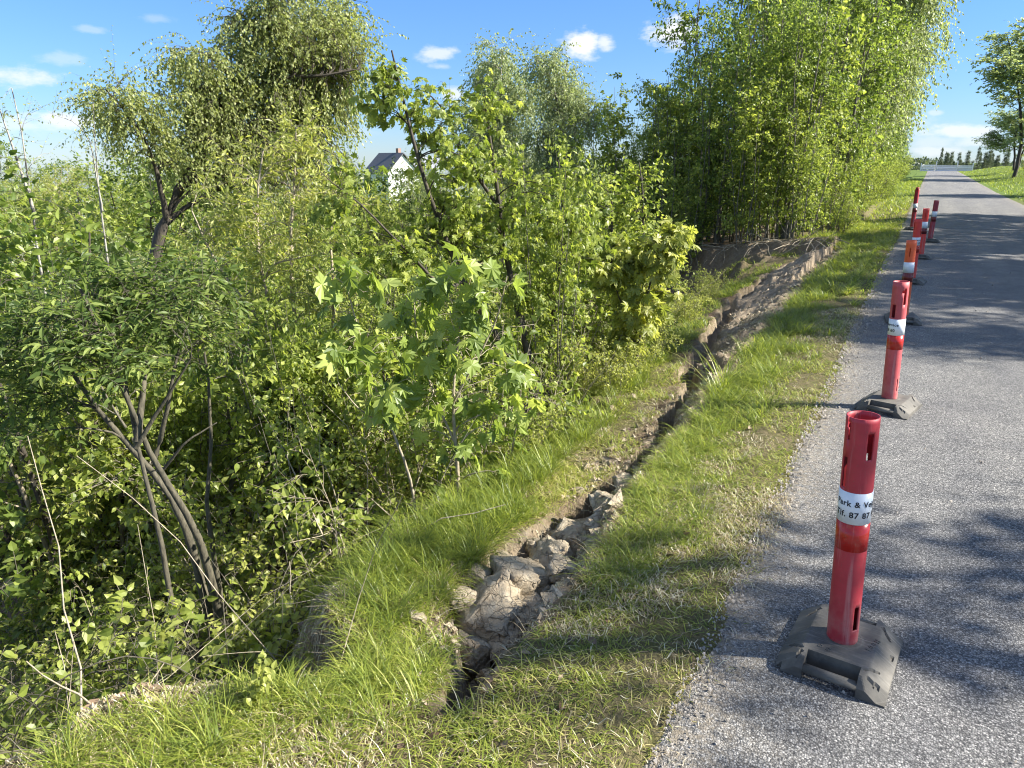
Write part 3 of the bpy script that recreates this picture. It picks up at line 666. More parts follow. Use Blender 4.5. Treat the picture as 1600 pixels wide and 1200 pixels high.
flat_mark(f1[1], '1 0 0 H', .024, .088, -.035, .0675, rad(75), M['rubber']); flat_mark(f1[1], 'D D', .024, -.062, -.098, .0675, rad(-12), M['rubber'])
marker_post(5.34, -.03, 'second marker post, pinkish faded red tube with service lettering on its white band', M['pole_pink'], M['band_red'], foot_rz=-.22, lean=(-.085, 0),
    slots=[(-140, -112, .615, .70), (-60, -42, .70, .80), (-42, -28, .12, .205), (-75, -60, .775, .79)],
    text=[('Park & Vejservice', .560, -320), ('Tlf. 87 87 88 60', .523, -320)])
marker_post(8.5, -.04, 'third marker post, bright orange tube with a short dark slot', M['pole_orange'], M['band_maroon'], lean=(-.07, 0), foot_rz=.1, slots=[(-100, -88, .66, .745)], H=.82)
marker_post(11.35, -.02, 'fourth marker post, vermilion tube partly hidden behind the orange one', M['pole_vermilion'], M['band_red'], lean=(-.075, 0), foot_rz=-.1, slots=[(-160, -140, .70, .80), (-40, -22, .62, .71)], H=.84, text=[('Park & Vejservice', .560, -200), ('Tlf. 87 87 88 60', .523, -200)])
marker_post(14.35, .05, 'fifth marker post, orange red tube with white band', M['pole_vermilion'], M['band_maroon'], lean=(-.06, 0), H=.82, slots=[(-100, -90, .66, .74)])
marker_post(17.4, .18, 'sixth marker post, dark maroon tube leaning right, farthest out on the road', M['pole_maroon'], M['band_maroon'], lean=(.02, 0), H=.82, foot_rz=.2)
marker_post(20.3, -.2, 'farthest marker post, slim red tube with rounded pierced top at the grass edge', M['pole_red'], M['band_maroon'], lean=(-.03, 0), H=.98,
    slots=[(-106, -74, .87, .91)], top=lambda t: .98-.06*abs(math.cos(rad(t)))**3)

# ------------------------------------------------------------------ clay clods in the crack
def clod(loc, size, sq, seed, rz):
    r = np.random.default_rng(seed); bm = bmesh.new()
    q_ = np.clip(nrm(r.normal(0, 1, (26, 3)))*1.45, -1, 1)*(.82+.2*r.random((26, 3)))
    for p in q_: bm.verts.new(p)
    ret = bmesh.ops.convex_hull(bm, input=bm.verts[:]); bmesh.ops.delete(bm, geom=[v for v in bm.verts if not v.link_faces], context='VERTS')
    bmesh.ops.subdivide_edges(bm, edges=bm.edges[:], cuts=5, use_grid_fill=True); bmesh.ops.triangulate(bm, faces=bm.faces[:])
    C = np.array([v.co[:] for v in bm.verts]); n = fbm(C[:, 0]*2.2+seed, C[:, 1]*2.2+C[:, 2]*1.7, seed, 3)*.09 + fbm(C[:, 0]*6, C[:, 1]*6+C[:, 2]*5, seed+1, 4)*.06 - .11*np.exp(-(fbm(C[:, 0]*1.6+3*seed, C[:, 1]*1.6+C[:, 2]*.8, seed+3, 2)/.05)**2)
    for v, k in zip(bm.verts, n): v.co *= (1+k)
    bmesh.ops.transform(bm, matrix=Matrix.Diagonal((size*sq[0], size*sq[1], size*sq[2], 1)), verts=bm.verts)
    o = bm_obj('clay_clod', bm, M['clay'], None, True); o.location = loc; o.rotation_euler = (r.normal(0, .25), r.normal(0, .25), rz); return o
rngc = np.random.default_rng(5)
CLODS = [((762, 905), .17, (1, 1.1, .6), 'broad pale clay block with cracks, largest in the crack'), ((815, 868), .16, (1.1, .9, .65), 'pale clay block beside the largest one, sunlit top'),
         ((735, 950), .09, (1, .8, .8), 'rounded clay clod at the near left end of the pale blocks'), ((790, 940), .10, (.9, 1.1, .7), 'brownish clay clod above the near hole'),
         ((862, 838), .135, (1, .9, .8), 'dark shaded clay clod midway along the crack'), ((830, 905), .09, (1, 1, .7), 'small clay clod in front of the shaded one'),
         ((905, 800), .13, (1.1, .8, .65), 'long pale clay clod past the shaded one'), ((915, 765), .08, (1, 1, .7), 'sandy clod below the grass lip, upper part'),
         ((945, 778), .08, (1, 1.1, .8), 'pale clod at the far end of the sunlit blocks'), ((720, 900), .07, (1, 1, .7), 'clay lump against the bank left of the large blocks'), ((975, 745), .07, (1, 1, .8), 'last clay clod before the crack narrows'),
         ((748, 870), .06, (1.1, .9, .7), 'small pale clod on the left edge above the largest block'), ((788, 838), .055, (1, 1, .8), 'small pale clod behind the sunlit block'), ((845, 880), .05, (1, 1.2, .8), 'little clod wedged in the middle of the crack'), ((835, 815), .05, (1, .8, .8), 'little sandy clod under the turf edge'), ((870, 795), .06, (1, 1, .7), 'little pale clod left of the long one'), ((815, 925), .05, (1, 1, .8), 'little grey clod low at the right face'), ((930, 820), .055, (1, 1, .8), 'little clod on the right of the long one'),
         ((880, 880), .07, (1, 1, .7), 'grey clod half buried at the foot of the right face'), ((770, 985), .06, (1, 1, .7), 'small clod deep in the near hole')]
for k, ((px, py), s, sq, lb) in enumerate(CLODS):
    d = ray(px, py); kk = (-.13-EYE)/d[2]; x, y = d[0]*kk, d[1]*kk
    z = gz(x, y); o = clod((x, y, z*.7+.3*-.13+s*.1), s, sq, 40+k, k*1.3); tag(o, lb, 'clay clod', 'clay clods in the ground crack')
def crumbs():
    r = np.random.default_rng(9); n = 5200
    Y = r.choice([0, 1, 2], n, p=[.5, .3, .2]); y = np.where(Y == 0, 1.9+2.2*r.random(n), np.where(Y == 1, 4+11*r.random(n), .7+1.4*r.random(n)))
    x = np.where(Y == 2, -1.85-.6*r.random(n), lip(y)-.02-np.abs(r.normal(0, 1, n))*np.where(Y == 0, .22, .3)); z = ground(x, y)
    s = np.where(Y == 1, .012, .009)*(.4+r.random(n)**3*2.4)*np.where((Y == 0) & (r.random(n) > .9), 2.2, 1)
    base = nrm(np.array([(1, 1, 1), (-1, -1, 1), (-1, 1, -1), (1, -1, -1), (0, 0, 1.2), (1.1, 0, 0)], float)); F = np.array([(0, 4, 1), (0, 2, 3), (0, 3, 5), (1, 3, 2), (0, 1, 2), (4, 3, 1), (0, 5, 4), (5, 3, 4)])
    J = base[None]*(1+.5*r.normal(0, 1, (n, 6, 1))*.6); R = nrm(r.normal(0, 1, (n, 3))); R2 = nrm(np.cross(R, r.normal(0, 1, (n, 3)))); R3 = np.cross(R, R2)
    W = np.stack([x, y, z+s*.3], 1)[:, None]+s[:, None, None]*(J[..., 0:1]*R[:, None]+J[..., 1:2]*R2[:, None]+J[..., 2:3]*R3[:, None])
    o = mesh_np('soil_crumbs', W.reshape(-1, 3), (F[None]+(np.arange(n)*6)[:, None, None]).reshape(-1, 3), M['clay'], smooth=False)
    tag(o, 'loose clay crumbs lying in and along the ground crack', 'soil crumbs', kind='stuff')
crumbs()

def road_grit():
    r = np.random.default_rng(19); n = 3800
    y = .8+14*r.random(n)**1.6; x = -.47+np.abs(r.normal(0, .07, n)); k = n//8; x[:k] = -.4+3.4*r.random(k); z = .006+.012*np.sin(np.pi*np.clip((x+.45)/3.75, 0, 1))
    s = (.0022+.0035*r.random(n)**2)*(1+y*.12)
    base = nrm(np.array([(1, 1, 1), (-1, -1, 1), (-1, 1, -1), (1, -1, -1), (0, 0, 1.2), (1.1, 0, 0)], float)); F = np.array([(0, 4, 1), (0, 2, 3), (0, 3, 5), (1, 3, 2), (0, 1, 2), (4, 3, 1), (0, 5, 4), (5, 3, 4)])
    J = base[None]*(1+.3*r.normal(0, 1, (n, 6, 1))); W = np.stack([x, y, z+s*.3], 1)[:, None]+s[:, None, None]*J
    o = mesh_np('road_grit', W.reshape(-1, 3), (F[None]+(np.arange(n)*6)[:, None, None]).reshape(-1, 3), plain('grit', (.3, .27, .23), .9, .2, .5, 40), smooth=False)
    tag(o, 'loose grit washed along the left edge of the asphalt', 'grit', kind='stuff')
road_grit()

# ------------------------------------------------------------------ grass, straw, litter
def blades(name, label, cat, x, y, h, wd, lean, mat, seed, flat=0.0, zoff=-.01, vpow=1.0, vadd=None):
    r = np.random.default_rng(seed); n = len(x); z = ground(x, y)+zoff
    ph = r.random(n)*2*np.pi; D = np.stack([np.cos(ph), np.sin(ph), 0*ph], 1); W = np.stack([-np.sin(ph), np.cos(ph), 0*ph], 1)
    P = np.stack([x, y, z], 1); K = 4; T = nrm(D*(lean*(.3+r.random(n)))[:, None]+np.array([0, 0, 1.])*(1-flat)+.02)
    pts = [P]; cur = (.5+r.random(n)*1.2)*lean*1.1
    for k in range(1, K+1):
        T = nrm(T + D*(cur/K*1.3)[:, None] - np.array([0, 0, 1.])*(cur*(k/K)*.5)[:, None]*(1-flat) + r.normal(0, .05+.25*flat, (n, 3))*np.array([1, 1, .3])); P = P+T*(h/K)[:, None]; 
        pts.append(P.copy())
    if flat:
        for k, p in enumerate(pts): p[:, 2] = ground(p[:, 0], p[:, 1])+.006+.018*r.random(n)*(k % 2+.4)
    ws = [.8, 1.0, .85, .55]
    V = []
    for k in range(K): V += [pts[k]-W*(wd*ws[k]*.5)[:, None], pts[k]+W*(wd*ws[k]*.5)[:, None]]
    V.append(pts[K]); V = np.stack(V, 1); F = []
    for k in range(K-1): F += [(2*k, 2*k+1, 2*k+3), (2*k, 2*k+3, 2*k+2)]
    F.append((2*K-2, 2*K-1, 2*K)); F = np.array(F); nv = V.shape[1]
    vv = r.random(n)**vpow
    if vadd is not None: vv = np.clip(vv*.75+vadd, 0, 1)
    return V.reshape(-1, 3), (F[None]+(np.arange(n)*nv)[:, None, None]).reshape(-1, 3), np.repeat(vv, nv)
def scatter(r, n, x0, x1, y0, y1, dens):
    x = x0+(x1-x0)*r.random(n); y = y0+(y1-y0)*r.random(n); k = r.random(n) < dens(x, y); return x[k], y[k]
def grass_all():
    r = np.random.default_rng(77); VV = []; FF = []; AA = []; off = 0
    def add(x, y, h, wd, lean, seed, vadd=None, vpow=1.0):
        nonlocal off
        V, F, a = blades('', '', '', x, y, h, wd, lean, None, seed, vadd=vadd, vpow=vpow); VV.append(V); FF.append(F+off); AA.append(a); off += len(V)
    def sd(x, y): return lip(y)-x                              # distance left of the crack lip
    def incrack(x, y):
        s = sd(x, y); wf = np.interp(y, WFY, WFX); nw = np.interp(y, NWY, NWX)
        return (s > -.02) & (s < wf+nw+.03) & (y > 1.6) & (y < 15.6)
    # short sward on the verge: sparse thatch close by, moss-like beside the asphalt
    def dv(x, y): return np.where(incrack(x, y), 0, np.clip(.5+1.5*fbm(x*3.2, y*3.2, 5, 4), .05+.4*((y < 3) & (x > -1.0)), 1))*((x > plat(y)+.03) | (y > 2.3))*(1-.8*np.exp(-((x+1.28)/.28)**2-((y-1.3)/.4)**2))*sst(-.37, -.47, x+.05*fbm(y*8, y*0, 2, 3))
    x, y = scatter(r, 52000, -2.0, -.36, .75, 4.2, dv); s = sd(x, y)
    h = .035+.035*r.random(len(x))+.05*sst(-.45, -.1, s)*r.random(len(x))+.04*(s > 0)*r.random(len(x)); add(x, y, h, .0022+.0016*r.random(len(x)), .75+0*x, 1, vadd=.16+.3*sst(-.35, -.1, fbm(x*1.7, y*1.7, 71, 3))*r.random(len(x)))
    x, y = scatter(r, 26000, -1.9, -.37, 4.2, 10, dv); s = sd(x, y)
    h = .05+.05*r.random(len(x))+.06*sst(-.5, -.1, s)*r.random(len(x)); add(x, y, h, .0035+.002*r.random(len(x)), .7+0*x, 2, vadd=.05+.2*r.random(len(x)))
    # tufts: clump centres with long arching blades
    def tufts(cx_, cy_, nb, rad_, hh, wd, lean, seed, vadd=.0, vpow=1.0):
        rr = np.random.default_rng(seed); n = len(cx_); a = rr.random((n, nb))*2*np.pi; q = rad_*rr.random((n, nb))**.6*(.5+rr.random((n, 1)))
        x = (cx_[:, None]+q*np.cos(a)).ravel(); y = (cy_[:, None]+q*np.sin(a)).ravel()
        h = (hh*(.55+.6*rr.random((n, 1)))*(.45+.6*rr.random((n, nb)))).ravel(); ok = ~incrack(x, y) & (x < -.42)
        add(x[ok], y[ok], h[ok], wd*(.7+.6*rr.random(ok.sum())), lean+0*x[ok], seed+1, vadd=np.full(ok.sum(), vadd), vpow=vpow)
    rr = np.random.default_rng(3)
    # on the verge near the lip, where the grass is longest
    n = 150; cy_ = 2.5+2.2*rr.random(n); cx_ = lip(cy_)+.05+np.abs(rr.normal(0, .16, n)); tufts(cx_, cy_, 70, .055, .2, .0033, .85, 11, .07)
    n = 60; cy_ = 1.2+1.4*rr.random(n); cx_ = -.95-.5*rr.random(n)+.25; ok = rr.random(n) > .7*np.exp(-((cx_+1.28)/.3)**2-((cy_-1.3)/.4)**2); cx_ = cx_[ok]; cy_ = cy_[ok]; tufts(cx_, cy_, 40, .05, .13, .003, 1.0, 12, .1)
    n = 46; cy_ = 1.0+1.6*rr.random(n); cx_ = -.55-.45*rr.random(n); tufts(cx_, cy_, 34, .05, .085, .0028, 1.1, 13, .08)
    n = 260; cy_ = 4.6+7*rr.random(n); cx_ = lip(cy_)+.03+np.abs(rr.normal(0, .22, n)); tufts(cx_, cy_, 52, .07, .26, .0045, .7, 14, .0)
    n = 300; cy_ = 11+11*rr.random(n); cx_ = np.where(cy_ < 16, lip(cy_)+.0+np.abs(rr.normal(0, .3, n)), -.55-1.3*rr.random(n)); tufts(cx_, cy_, 36, .11, .26, .008, .7, 15, .03)
    # dropped block between crack and bushes
    n = 420; cy_ = 2.3+6*rr.random(n)**1.1; cx_ = lip(cy_)-.42-.9*rr.random(n)-.05*cy_; tufts(cx_, cy_, 60, .055, .27, .0034, .55, 16, -.02, 1.1)
    n = 300; cy_ = 7+6.5*rr.random(n); cx_ = lip(cy_)-.55-.09*cy_*rr.random(n)-.5*rr.random(n); ok = ~incrack(cx_, cy_); tufts(cx_[ok], cy_[ok], 40, .1, .2, .006, .65, 17, -.02, 1.2)
    n = 420; cy_ = 10.5+5.6*rr.random(n); cx_ = -2.3-3.2*rr.random(n)**1.3; ok = ~incrack(cx_, cy_) & (fbm(cx_*1.1, cy_*1.1, 61, 3) > -.15); tufts(cx_[ok], cy_[ok], 30, .12, .2, .007, .7, 27, -.04, 1.2)
    tufts(np.array([-1.2, -1.24, -1.17]), np.array([5.3, 5.42, 5.5]), 34, .05, .5, .007, .55, 28, .1)
    n = 60; cy_ = .9+1.6*rr.random(n); cx_ = plat(cy_)-.25*rr.random(n)**2; tufts(cx_, cy_, 34, .04, .13, .003, 1.1, 29, .1)
    n = 80; cy_ = .85+1.0*rr.random(n); cx_ = plat(cy_)+.04+.4*rr.random(n); tufts(cx_, cy_, 44, .045, .2, .0032, .6, 41, .08)
    n = 70; cy_ = 1.9+1.5*rr.random(n); cx_ = plat(cy_)+.02+.3*rr.random(n); tufts(cx_, cy_, 50, .05, .26, .0034, .6, 42, -.02)
    # left foreground clumps
    n = 90; cy_ = .85+1.5*rr.random(n); cx_ = np.maximum(-1.25-.62*rr.random(n)-.1*(cy_ < 1.2), plat(cy_)+.04); tufts(cx_, cy_, 48, .04, .15, .0032, .7, 18, .12)
    n = 60; cy_ = 2.1+1.2*rr.random(n); cx_ = -1.5-.45*rr.random(n); tufts(cx_, cy_, 55, .05, .2, .0034, .6, 19, -.02, 1.2)
    # shade grass and the long verges further on
    def d2(x, y): return np.clip(.7+.6*fbm(x*.9, y*.9, 6, 3), .15, 1)
    x, y = scatter(r, 16000, -2.3, -.42, 10, 24, d2); x = np.where((y < 16) & incrack(x, y), -.7, x); add(x, y, .09+.10*r.random(len(x)), .008+.004*r.random(len(x)), .7+0*x, 31, vadd=.08+.1*r.random(len(x)))
    x, y = scatter(r, 16000, -2.6, -.48, 24, 75, d2); add(x, y, .13+.16*r.random(len(x)), .014+.01*r.random(len(x)), .6+0*x, 32, vadd=-.03+.1*r.random(len(x)))
    x, y = scatter(r, 26000, 3.4, 9, 28, 128, lambda x, y: d2(x, y)); add(x, y, .12+.16*r.random(len(x)), .016+.012*r.random(len(x)), .6+0*x, 33, vadd=-.08+.12*r.random(len(x)))
    x, y = scatter(r, 5000, 3.4, 5.5, -1, 30, lambda x, y: d2(x, y)); add(x, y, .1+.12*r.random(len(x)), .012+.01*r.random(len(x)), .6+0*x, 34)
    o = mesh_np('grass', np.concatenate(VV), np.concatenate(FF), M['grass'], v=np.concatenate(AA), smooth=False)
    tag(o, 'green grass growing along the verges and on the slipped bank', 'grass', kind='stuff')
    print('grass blades', off//9)
grass_all()
def straw_all():
    r = np.random.default_rng(78)
    d = lambda x, y: np.clip(.35+1.1*fbm(x*2.2+9, y*2.2, 14, 3), .05, 1)
    x, y = scatter(r, 36000, -2.1, -.38, .7, 3.6, d); x2, y2 = scatter(r, 18000, -1.7, -.4, 3.4, 9, d)
    cy_ = 1.7+3*r.random(3600); cx_ = lip(cy_)-.05-.55*(r.random(3600) > .6)-.12*r.random(3600)*1.0
    xx = np.concatenate([x, x2, cx_]); yy = np.concatenate([y, y2, cy_]); n = len(xx)
    h = .035+.075*r.random(n)**2; V, F, a = blades('', '', '', xx, yy, h, .0016+.0016*r.random(n), .9+0*xx, None, 5, flat=.93)
    # pale dead stalks still standing among the grass
    n3 = 2600; y3 = .8+9*r.random(n3)**1.4; x3 = lip(y3)+.25-1.2*r.random(n3); V3, F3, a3 = blades('', '', '', x3, y3, .07+.14*r.random(n3)**2, .0015+.0012*r.random(n3), 1.0+0*x3, None, 6)
    o = mesh_np('dry_straw', np.concatenate([V, V3]), np.concatenate([F, F3+len(V)]), M['straw'], v=np.concatenate([a, a3]), smooth=False)
    tag(o, 'dead pale straw lying over the verge soil', 'dry grass', kind='stuff')
    n = 16000; y = .8+15*r.random(n)**1.3; x = plat(y)-.1-3.5*r.random(n)*(y > 1.5)-.4*r.random(n); k = int(n*.02); x[:k] = -.7-1.2*r.random(k); y[:k] = .8+4*r.random(k); z = ground(x, y)+.012
    D = nrm(r.normal(0, 1, (n, 3))*np.array([1, 1, .25])); V, F, a = leaves(r, np.stack([x, y, z], 1), D, .036, 'ovate', 1.2)
    o = mesh_np('leaf_litter', V, F, M['litter'], v=a, smooth=False); tag(o, 'brown leaf litter under the bushes on the slope', 'leaf litter', kind='stuff')
straw_all()

# ------------------------------------------------------------------ prototypes of the mid and far vegetation
def auto_stems(r, n, H, spread, r0, base_sp=.12, crook=.05, lean=(0, 0)):
    st = []
    for k in range(n):
        a = 2*np.pi*(k+r.random())/n; b = base_sp*r.random(); top = spread*(.4+.8*r.random()); h = H*(.75+.3*r.random())
        p0 = np.array([b*math.cos(a), b*math.sin(a), -.15]); p3 = np.array([top*math.cos(a)+lean[0], top*math.sin(a)+lean[1], h])
        p1 = p0*.7+p3*.3+np.array([0, 0, h*.06])+r.normal(0, crook*H*.3, 3)*[1, 1, 0]; p2 = p0*.35+p3*.65+np.array([0, 0, h*.06])+r.normal(0, crook*H*.3, 3)*[1, 1, 0]
        st.append(([p0, p1, p2, p3], r0*(.7+.5*r.random()), r0*.15))
    return st
def proto(kind, seed):
    r = np.random.default_rng(seed); O = (0, 0, 0)
    if kind == 'scrub':      # rounded shrub, 3 m
        st = auto_stems(r, 6, 2.6, 1.0, .035, .2)
        return plant('shrub', None, None, st, lambda q, SP: around(q, SP, 120, .15, lambda u: .35+.55*np.sin(u*2.6), .8, .1), dict(n=6, t0=.3, t1=1, L=.33, ang=.8, K=4, trop=.25), dict(n=11, size=.06, kind='dia', nb=5), M['bark_grey'], M['leaf_fresh'], seed, base=O, sides=6)
    if kind == 'scrub_mid':
        st = auto_stems(r, 5, 3.2, .9, .04, .2)
        return plant('shrub', None, None, st, lambda q, SP: around(q, SP, 115, .15, lambda u: .35+.55*np.sin(u*2.6), .9, .1), dict(n=6, t0=.3, t1=1, L=.36, ang=.8, K=4, trop=.15), dict(n=10, size=.062, kind='ovate', nb=4), M['bark_dark'], M['leaf_mid'], seed, base=O, sides=6)
    if kind == 'scrub_yellow':
        st = auto_stems(r, 6, 2.8, 1.1, .03, .25)
        return plant('shrub', None, None, st, lambda q, SP: around(q, SP, 115, .15, lambda u: .3+.5*np.sin(u*2.6), .9, .1), dict(n=7, t0=.25, t1=1, L=.34, ang=.7, K=4, trop=.35), dict(n=11, size=.062, kind='narrow', nb=5), M['bark_dry'], M['leaf_yellow'], seed, base=O, sides=6)
    if kind == 'scrub_grey':
        st = auto_stems(r, 5, 3.4, .8, .035, .2)
        return plant('shrub', None, None, st, lambda q, SP: around(q, SP, 110, .2, lambda u: .3+.5*np.sin(u*2.6), 1, .1), dict(n=7, t0=.25, t1=1, L=.38, ang=.6, K=4, trop=.4), dict(n=12, size=.06, kind='narrow', nb=5), M['bark_grey'], M['leaf_grey'], seed, base=O, sides=6)
    if kind == 'hedge':      # slender many-stemmed tree, 7 m
        st = auto_stems(r, 7, 7.0, 1.25, .05, .45, .06)
        return plant('hedge_tree', None, None, st, lambda q, SP: around(q, SP, 170, .13, lambda u: .5+.75*np.sin(u*2.7), .9, .15), dict(n=7, t0=.3, t1=1, L=.5, ang=.75, K=4, trop=.25), dict(n=11, size=.078, kind='ovate', nb=4), M['bark_grey'], M['leaf_mid'], seed, base=O, sides=7)
    if kind == 'hedge_light':
        st = auto_stems(r, 6, 6.4, 1.2, .045, .4, .05)
        return plant('hedge_tree', None, None, st, lambda q, SP: around(q, SP, 165, .12, lambda u: .5+.7*np.sin(u*2.7), .9, .15), dict(n=7, t0=.3, t1=1, L=.48, ang=.75, K=4, trop=.3), dict(n=11, size=.074, kind='ovate', nb=4), M['bark_grey'], M['leaf_mid'], seed, base=O, sides=7)
    if kind == 'stems':      # thin understorey poles with few leaves
        st = auto_stems(r, 9, 4.2, .9, .02, .5, .04)
        return plant('sapling_clump', None, None, st, lambda q, SP: around(q, SP, 130, .1, lambda u: .4+0*u, 1, .1), dict(n=4, t0=.4, t1=1, L=.3, ang=.8, K=4, trop=.2), dict(n=7, size=.08, kind='ovate', nb=2), M['bark_grey'], M['leaf_fresh'], seed, base=O, sides=5)
    if kind == 'birch':      # weeping birch 9 m
        st = [([(0, 0, -.2), (.1, .1, 2.5), (0, .2, 5), (.2, 0, 8.6)], .13, .02)] + [([(.05, .1, 2+1.0*k), (.8*math.cos(k*2.1), .8*math.sin(k*2.1), 3.4+1.1*k), (1.5*math.cos(k*2.1), 1.5*math.sin(k*2.1), 4.6+.95*k)], .05, .01) for k in range(5)]
        return plant('birch', None, None, st, lambda q, SP: around(q, SP, 330, .3, lambda u: 1.3-.5*u, .9, .2), dict(n=8, t0=.3, t1=1, L=.95, ang=.9, K=7, trop=-1.5, wob=.12), dict(n=14, size=.085, kind='dia', out=.6, droop=-.6, nb=4), M['bark_birch'], M['leaf_grey'], seed, base=O, sides=8)
    if kind == 'shade':      # broad road tree, 8 m, clear trunk
        st = [([(0, 0, -.2), (.1, 0, 1.6), (0, .15, 3.2), (.2, 0, 7.4)], .17, .03)] + [([(.05, 0, 1.8+.5*k), (1.1*math.cos(k*1.9), 1.1*math.sin(k*1.9), 3.2+.6*k), (2.1*math.cos(k*1.9), 2.1*math.sin(k*1.9), 4.3+.55*k)], .07, .015) for k in range(6)]
        return plant('road_tree', None, None, st, lambda q, SP: around(q, SP, 260, .35, lambda u: 1.2-.4*u, .8, .15), dict(n=7, t0=.3, t1=1, L=.55, ang=.8, K=5, trop=.1), dict(n=9, size=.12, kind='dia', nb=4), M['bark_dark'], M['leaf_mid'], seed, base=O, sides=9)
    if kind == 'slim':
        st = [([(0, 0, -.2), (.1, 0, 2), (0, .1, 4), (.1, 0, 6.3)], .09, .015), ([(.05, .05, 2.6), (.5, .3, 4), (.8, .3, 5.4)], .04, .01), ([(.05, .05, 2.9), (-.5, -.3, 4.2), (-.8, -.5, 5.3)], .04, .01)]
        return plant('road_tree', None, None, st, lambda q, SP: around(q, SP, 44, .45, lambda u: .8+0*u, .8, .1), dict(n=5, t0=.3, t1=1, L=.45, ang=.8, K=5, trop=.1), dict(n=7, size=.11, kind='dia', nb=3), M['bark_dark'], M['leaf_mid'], seed, base=O, sides=9)
    if kind == 'oak':        # taller open tree at the right, sprays of dark leaves
        st = [([(0, 0, -.3), (0, .1, 2.5), (-.3, .1, 5), (.4, 0, 10.8)], .10, .02), ([(.5, .2, -.3), (.5, .1, 2.5), (1.0, .2, 6), (1.8, .2, 10)], .085, .02)] + [([(-.1, 0, 3.4+1.1*k), (1.2*math.cos(k*2.3+2.6), 1.2*math.sin(k*2.3+2.6), 4.2+1.1*k), (2.4*math.cos(k*2.3+2.6), 2.4*math.sin(k*2.3+2.6), 5.6+.95*k)], .045, .01) for k in range(5)]
        return plant('oak_tree', None, None, st, lambda q, SP: around(q, SP, 330, .33, lambda u: 1.7-.5*u, .9, .15), dict(n=7, t0=.4, t1=1, L=.6, ang=.9, K=5, trop=.0), dict(n=9, size=.15, kind='dia', nb=4), M['bark_dark'], M['leaf_grey'], seed, base=O, sides=9)
    if kind == 'conifer':
        st = [([(0, 0, -.2), (0, 0, 3), (.1, 0, 6), (.1, 0, 9)], .14, .01)]
        def tg(q, SP):
            n = 85; u = q.random(n)**.8; a = q.random(n)*6.28; R = (1.9*(1-u)+.12); return np.stack([R*np.cos(a), R*np.sin(a), .6+8.2*u-.15], 1)
        return plant('conifer', None, None, st, tg, dict(n=6, t0=.2, t1=1, L=.45, ang=.9, K=3, trop=-.2), dict(n=6, size=.2, kind='narrow', nb=3), M['bark_dark'], M['leaf_dark'], seed, base=O, sides=5, conn=dict(arch=.02))
def place(p, used, x, y, rz, s, label, cat, group, z=None, tilt=None):
    o = p if p.name not in used else copy_tree(p); used.add(p.name)
    z = gz(x, y) if z is None else z
    o.location = (x, y, z); o.rotation_euler = (tilt[0] if tilt else 0, tilt[1] if tilt else 0, rz); o.scale = (s, s, s) if np.isscalar(s) else s
    tag(o, label, cat, group); return o
used = set(); R0 = np.random.default_rng(2024)

# scrub over the hollow and the far hillside
P_f = [proto('scrub', 1), proto('scrub', 2)]; P_m = [proto('scrub_mid', 3), proto('scrub_mid', 4)]; P_y = [proto('scrub_yellow', 5), proto('scrub_yellow', 6)]; P_g = [proto('scrub_grey', 7)]
LBL = {'f': ('bright green rounded shrub in the scrub covering the hollow', 'bright green shrubs in the hollow'), 'm': ('mid green bushy shrub in the scrub covering the hollow', 'mid green shrubs in the hollow'),
       'y': ('yellow green twiggy shrub in the scrub covering the hollow', 'yellow green shrubs in the hollow'), 'g': ('grey green willowy shrub in the scrub covering the hollow', 'grey green shrubs in the hollow')}
SKY_X = [-100, 0, 100, 160, 250, 400, 560, 640, 760, 900, 1000, 1100]; SKY_Y = [246, 243, 240, 240, 242, 252, 284, 284, 262, 256, 256, 256]
def px_of(x, y):
    a = math.atan2(-x, y)-YAW; return CXP - math.tan(a)*FPX/math.cos(PITCH)*1.0
def scrub():
    rings = [(5.6, 1.35), (7.0, 1.5), (8.6, 1.7), (10.4, 1.9), (12.6, 2.3), (15.2, 2.6), (18.4, 3.0), (22, 3.4), (27, 3.0), (33, 3.3), (41, 3.9), (51, 4.6), (64, 5.4)]
    for d, sp in rings:
        a0 = math.atan2(120, 1150); n = int(d*1.02/sp)
        for k in range(n):
            px = -90 + (1130+90)*(k+.2+.6*R0.random())/n; dd = d*(1+.12*R0.normal()*.7)
            q = at(px, 600, dd); x, y = q[0], q[1]
            if d > 15 and x > -3-.25*y*.4: continue
            if d < 8 and px > 560: continue
            if d < 12 and px > 820: continue
            z = gz(x, y); sky = np.interp(px, SKY_X, SKY_Y)
            ztop = EYE+(at(px, sky, dd)[2]-EYE)
            cap = (ztop-z)/3.1 if d > 24 else (at(px, sky+ (150 if d < 12 else 60), dd)[2]-z)/3.1
            base_s = (.8+.35*R0.random()) if d < 14 else (1.1+.5*R0.random())
            s = min(base_s, max(cap, .35)) if d < 24 else np.clip(cap*(.9+.13*R0.random()), .6, 2.3)
            u = R0.random(); f = 'f' if u < .45 else 'm' if u < .68 else 'y' if u < .87 else 'g'
            P = {'f': P_f, 'm': P_m, 'y': P_y, 'g': P_g}[f]; p = P[R0.integers(len(P))]
            place(p, used, x, y, R0.random()*6.28, s, LBL[f][0], 'shrub', LBL[f][1], z-.05)
scrub()
for k, (px, d, sky) in enumerate([(560, 42, 282), (580, 38, 276), (600, 44, 280), (622, 37, 281), (645, 42, 276), (668, 38, 282), (540, 36, 280), (596, 31, 290), (640, 30, 290)]):
    q = at(px, sky, d); z = gz(q[0], q[1]); place(P_f[k % 2] if k % 3 else P_m[0], used, q[0], q[1], k*1.3, (q[2]-z)/3.15, 'shrub just below the white house', 'shrub', 'shrubs below the house', z-.05)

